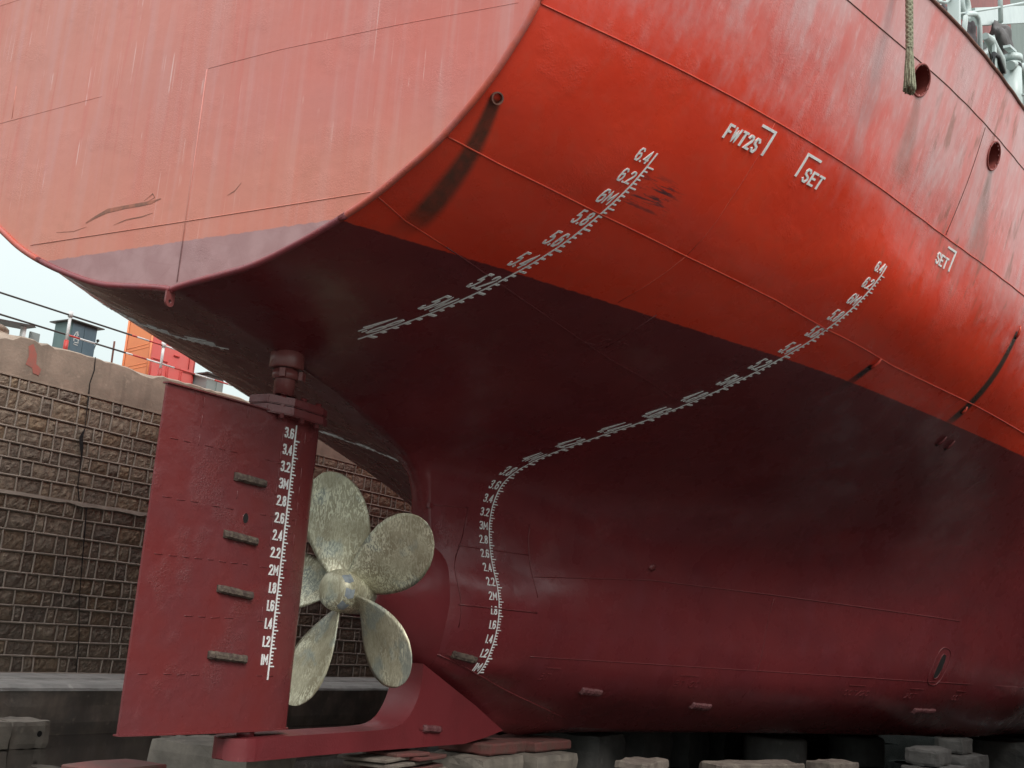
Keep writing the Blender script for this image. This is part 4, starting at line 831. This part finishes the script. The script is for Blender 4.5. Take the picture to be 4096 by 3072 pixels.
lump('rubble_heap', W(-1.1, .75, 6.86), .5, 'cap', 12, (1.8, .8, .42), .4, 'heap of broken concrete rubble on the wall top at the far left', 'rubble')
# distant treetops / people-height clutter seen low past the cabinet
# ---------------------------------------------------------------- keel blocks and loose blocks on the dock floor
def rough_box(b, c, d, rz=0, seed=0, amp=.018, n=5):
    bm = bmesh.new(); bmesh.ops.create_cube(bm, size=1); bmesh.ops.subdivide_edges(bm, edges=bm.edges[:], cuts=n, use_grid_fill=True); ca, sa = math.cos(rz), math.sin(rz)
    for v in bm.verts:
        p = Vector((v.co.x*d[0], v.co.y*d[1], v.co.z*d[2])); ed = sum(1 for k in range(3) if abs(abs(v.co[k])-.5) < .01)
        q = Vector((p.x+c[0]*3+seed, p.y+c[1]*3, p.z)); k = amp*(1 if ed < 2 else 1.9); p += Vector((mnoise.noise(q*5), mnoise.noise(q*5+Vector((9, 0, 0))), mnoise.noise(q*5+Vector((0, 9, 0)))))*k
        if ed >= 2: p *= 1-.035*(1 if ed == 2 else 1.6)
        v.co = Vector((c[0]+p.x*ca-p.y*sa, c[1]+p.x*sa+p.y*ca, c[2]+p.z))
    me = bpy.data.meshes.new('t'); bm.to_mesh(me); bm.free(); b.add([v.co for v in me.vertices], [tuple(p.vertices) for p in me.polygons]); bpy.data.meshes.remove(me)
def blk(name, c, d, mat, label, cat='block', rz=0, group=None, hole=None, amp=.018, parent=None):
    b = MB(); rough_box(b, c, d, rz, c[0]*7+c[1], amp); o = b.build(name, M[mat], parent)
    if label: tag(o, label, cat, group)
    if hole:
        for hx, hy, hz, rr, ax in hole:
            h = MB(); t = [2*math.pi*k/12 for k in range(12)]
            p = [(hx+rr*math.cos(a), hy, hz+rr*math.sin(a)) if ax == 'y' else (hx, hy+rr*math.cos(a)*.8, hz+rr*math.sin(a)) for a in t]; h.add(p, [tuple(range(12))]); h.build('lifting_hole', M['dark'], o)
    return o
# near row of keel blocks along the centre line
g = 'concrete keel blocks under the hull'
blk('keel_block', (.95, 1.15, -.40), (1.05, 1.5, .84), 'block', 'pale stained concrete block under the rudder, behind the skeg sole', 'keel block', .1, g)
b = MB(); rough_box(b, (-1.25, .62, -.10), (.95, .6, .07), .06, 2, .006, 3); rough_box(b, (-1.2, .65, -.26), (.85, .5, .22), .06, 2, .01, 3); o = b.build('timber_packing', M['blockred']); tag(o, 'red oversprayed timber planks with white splashes, near the rudder foot at lower left', 'timber')
k = MB()
for sx_, w_ in ((-1.05, .05), (-.93, .04), (-1.5, .06)): rough_box(k, (sx_, .145, -.19), (w_, .02, .12), .06, 3, .01, 2)
k.build('white_splash', M['railwht'], o)
blk('keel_block', (4.95, -.05, -.50), (1.30, 1.1, .62), 'block', 'mauve tinted keel block below the skeg tip, left of the pair', 'keel block', .03, g)
blk('keel_block', (6.35, -.15, -.50), (1.35, 1.3, .62), 'block', 'grey keel block right of the skeg tip under the red timber', 'keel block', -.02, g)
blk('timber_packing', (5.3, -.02, -.095), (1.2, .9, .16), 'blockred', 'red oversprayed timber capping on the left keel block below the skeg tip', 'timber', .02, amp=.012)
blk('timber_packing', (6.55, -.1, -.10), (1.25, 1.0, .15), 'blockred', 'red oversprayed timber capping on the right keel block past the skeg tip', 'timber', -.02, amp=.012)
# wedges and jack stack below the sole piece
st_ = tag(empty('wedge_stack', (3.0, 0, FZ)), 'cluttered stack of red wedges and grey planks between skeg sole and block', 'wedge stack'); rr = random.Random(6)
for i, (dx, dz, sx_, mt) in enumerate([(-.45, .70, .9, 'wood'), (-.1, .745, .7, 'blockred'), (.25, .69, .8, 'blockred'), (-.2, .63, 1.3, 'wood'), (.1, .56, 1.2, 'blockred'), (.35, .52, .8, 'wood'), (-.3, .47, .9, 'blockred')]):
    b = MB(); rough_box(b, (dx, -.1+.1*rr.random(), dz), (sx_, .7, .05), rr.uniform(-.25, .25), i, .008, 3); b.build('wedge', M[mt], st_)
b = MB(); b.tube([(.15, -.2, .42), (.15, -.2, .76)], .09, 14); b.build('jack', M['oxide'], st_)
blk('keel_block', (2.35, .1, -.62), (.75, .8, .42), 'block', 'low stained keel block at the left foot of the wedge stack', 'keel block', .1, g); blk('keel_block', (3.35, .1, -.62), (1.1, .9, .42), 'blockred', 'red stained keel block at the right foot of the wedge stack', 'keel block', .0, g)
# side blocks under the starboard bilge
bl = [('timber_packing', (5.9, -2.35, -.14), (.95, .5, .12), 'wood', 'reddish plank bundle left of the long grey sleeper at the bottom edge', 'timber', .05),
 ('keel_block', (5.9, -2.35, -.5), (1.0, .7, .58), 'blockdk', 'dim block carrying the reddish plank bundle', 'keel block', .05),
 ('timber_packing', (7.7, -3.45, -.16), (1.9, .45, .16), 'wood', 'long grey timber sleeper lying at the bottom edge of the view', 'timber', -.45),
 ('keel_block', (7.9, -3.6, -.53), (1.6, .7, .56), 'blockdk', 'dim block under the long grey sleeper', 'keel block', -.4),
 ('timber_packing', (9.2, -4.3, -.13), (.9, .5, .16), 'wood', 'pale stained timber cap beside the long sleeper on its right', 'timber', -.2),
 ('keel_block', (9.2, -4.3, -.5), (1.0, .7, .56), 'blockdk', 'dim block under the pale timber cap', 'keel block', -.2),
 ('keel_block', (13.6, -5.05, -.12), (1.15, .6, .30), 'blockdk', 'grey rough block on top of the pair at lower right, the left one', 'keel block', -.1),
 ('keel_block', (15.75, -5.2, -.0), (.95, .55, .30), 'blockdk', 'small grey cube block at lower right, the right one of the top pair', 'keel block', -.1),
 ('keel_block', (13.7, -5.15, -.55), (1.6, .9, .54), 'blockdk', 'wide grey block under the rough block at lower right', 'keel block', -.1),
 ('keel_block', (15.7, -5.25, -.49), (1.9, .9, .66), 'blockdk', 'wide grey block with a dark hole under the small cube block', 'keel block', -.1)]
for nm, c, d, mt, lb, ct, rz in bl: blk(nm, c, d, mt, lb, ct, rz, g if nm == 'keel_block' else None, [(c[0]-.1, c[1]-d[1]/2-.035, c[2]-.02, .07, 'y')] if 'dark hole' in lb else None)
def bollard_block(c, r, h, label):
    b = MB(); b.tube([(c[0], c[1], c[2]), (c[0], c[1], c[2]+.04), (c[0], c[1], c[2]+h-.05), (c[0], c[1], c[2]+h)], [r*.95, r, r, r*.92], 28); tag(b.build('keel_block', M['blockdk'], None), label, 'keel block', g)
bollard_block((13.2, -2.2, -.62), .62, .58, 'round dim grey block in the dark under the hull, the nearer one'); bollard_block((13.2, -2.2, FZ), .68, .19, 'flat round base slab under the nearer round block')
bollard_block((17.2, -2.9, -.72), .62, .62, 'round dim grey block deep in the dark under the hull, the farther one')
for y0, xs_ in ((0, (8.6, 10.8, 13, 15.2, 17.4, 19.6, 22, 24.5, 27, 30)), (2.9, (10.1, 12, 13.9, 15.8, 17.7, 19.6, 21.5, 23.4, 25.3, 27.5)), (5.2, (17.1, 19, 20.9, 22.8, 24.7, 26.6, 28.5, 30.5)), (-5.6, (19.5, 22, 24.5, 27))):  # extra rows added to hide the lit floor and darken the hull bottom
    for x in xs_: blk('keel_block', (x+.15*math.sin(x*3), y0, -.41), (1.3, 1.3, .81), 'darkblock', 'keel block in darkened concrete, added to close the gap under the hull bottom', 'keel block', .05*math.sin(x), 'dark keel blocks under the hull bottom')
# blocks standing in the water at the far left
blk('ballast_block', (2.35, 7.55, -.60), (.62, .7, .44), 'block', 'square concrete block with a hole, left of the pair in the water', 'block', WB-.1, 'concrete blocks at the lower left', [(2.20, 7.16, -.58, .055, 'y')])
blk('ballast_block', (3.05, 7.52, -.60), (.70, .7, .44), 'block', 'square concrete block with a hole, right of the pair in the water', 'block', WB-.1, 'concrete blocks at the lower left', [(3.14, 7.13, -.58, .05, 'y')])
lump('boulder', (2.15, 7.7, -.24), .26, 'block', 9, (1.25, .9, .58), .16, 'rounded pale stone lying on the left concrete block', 'stone')
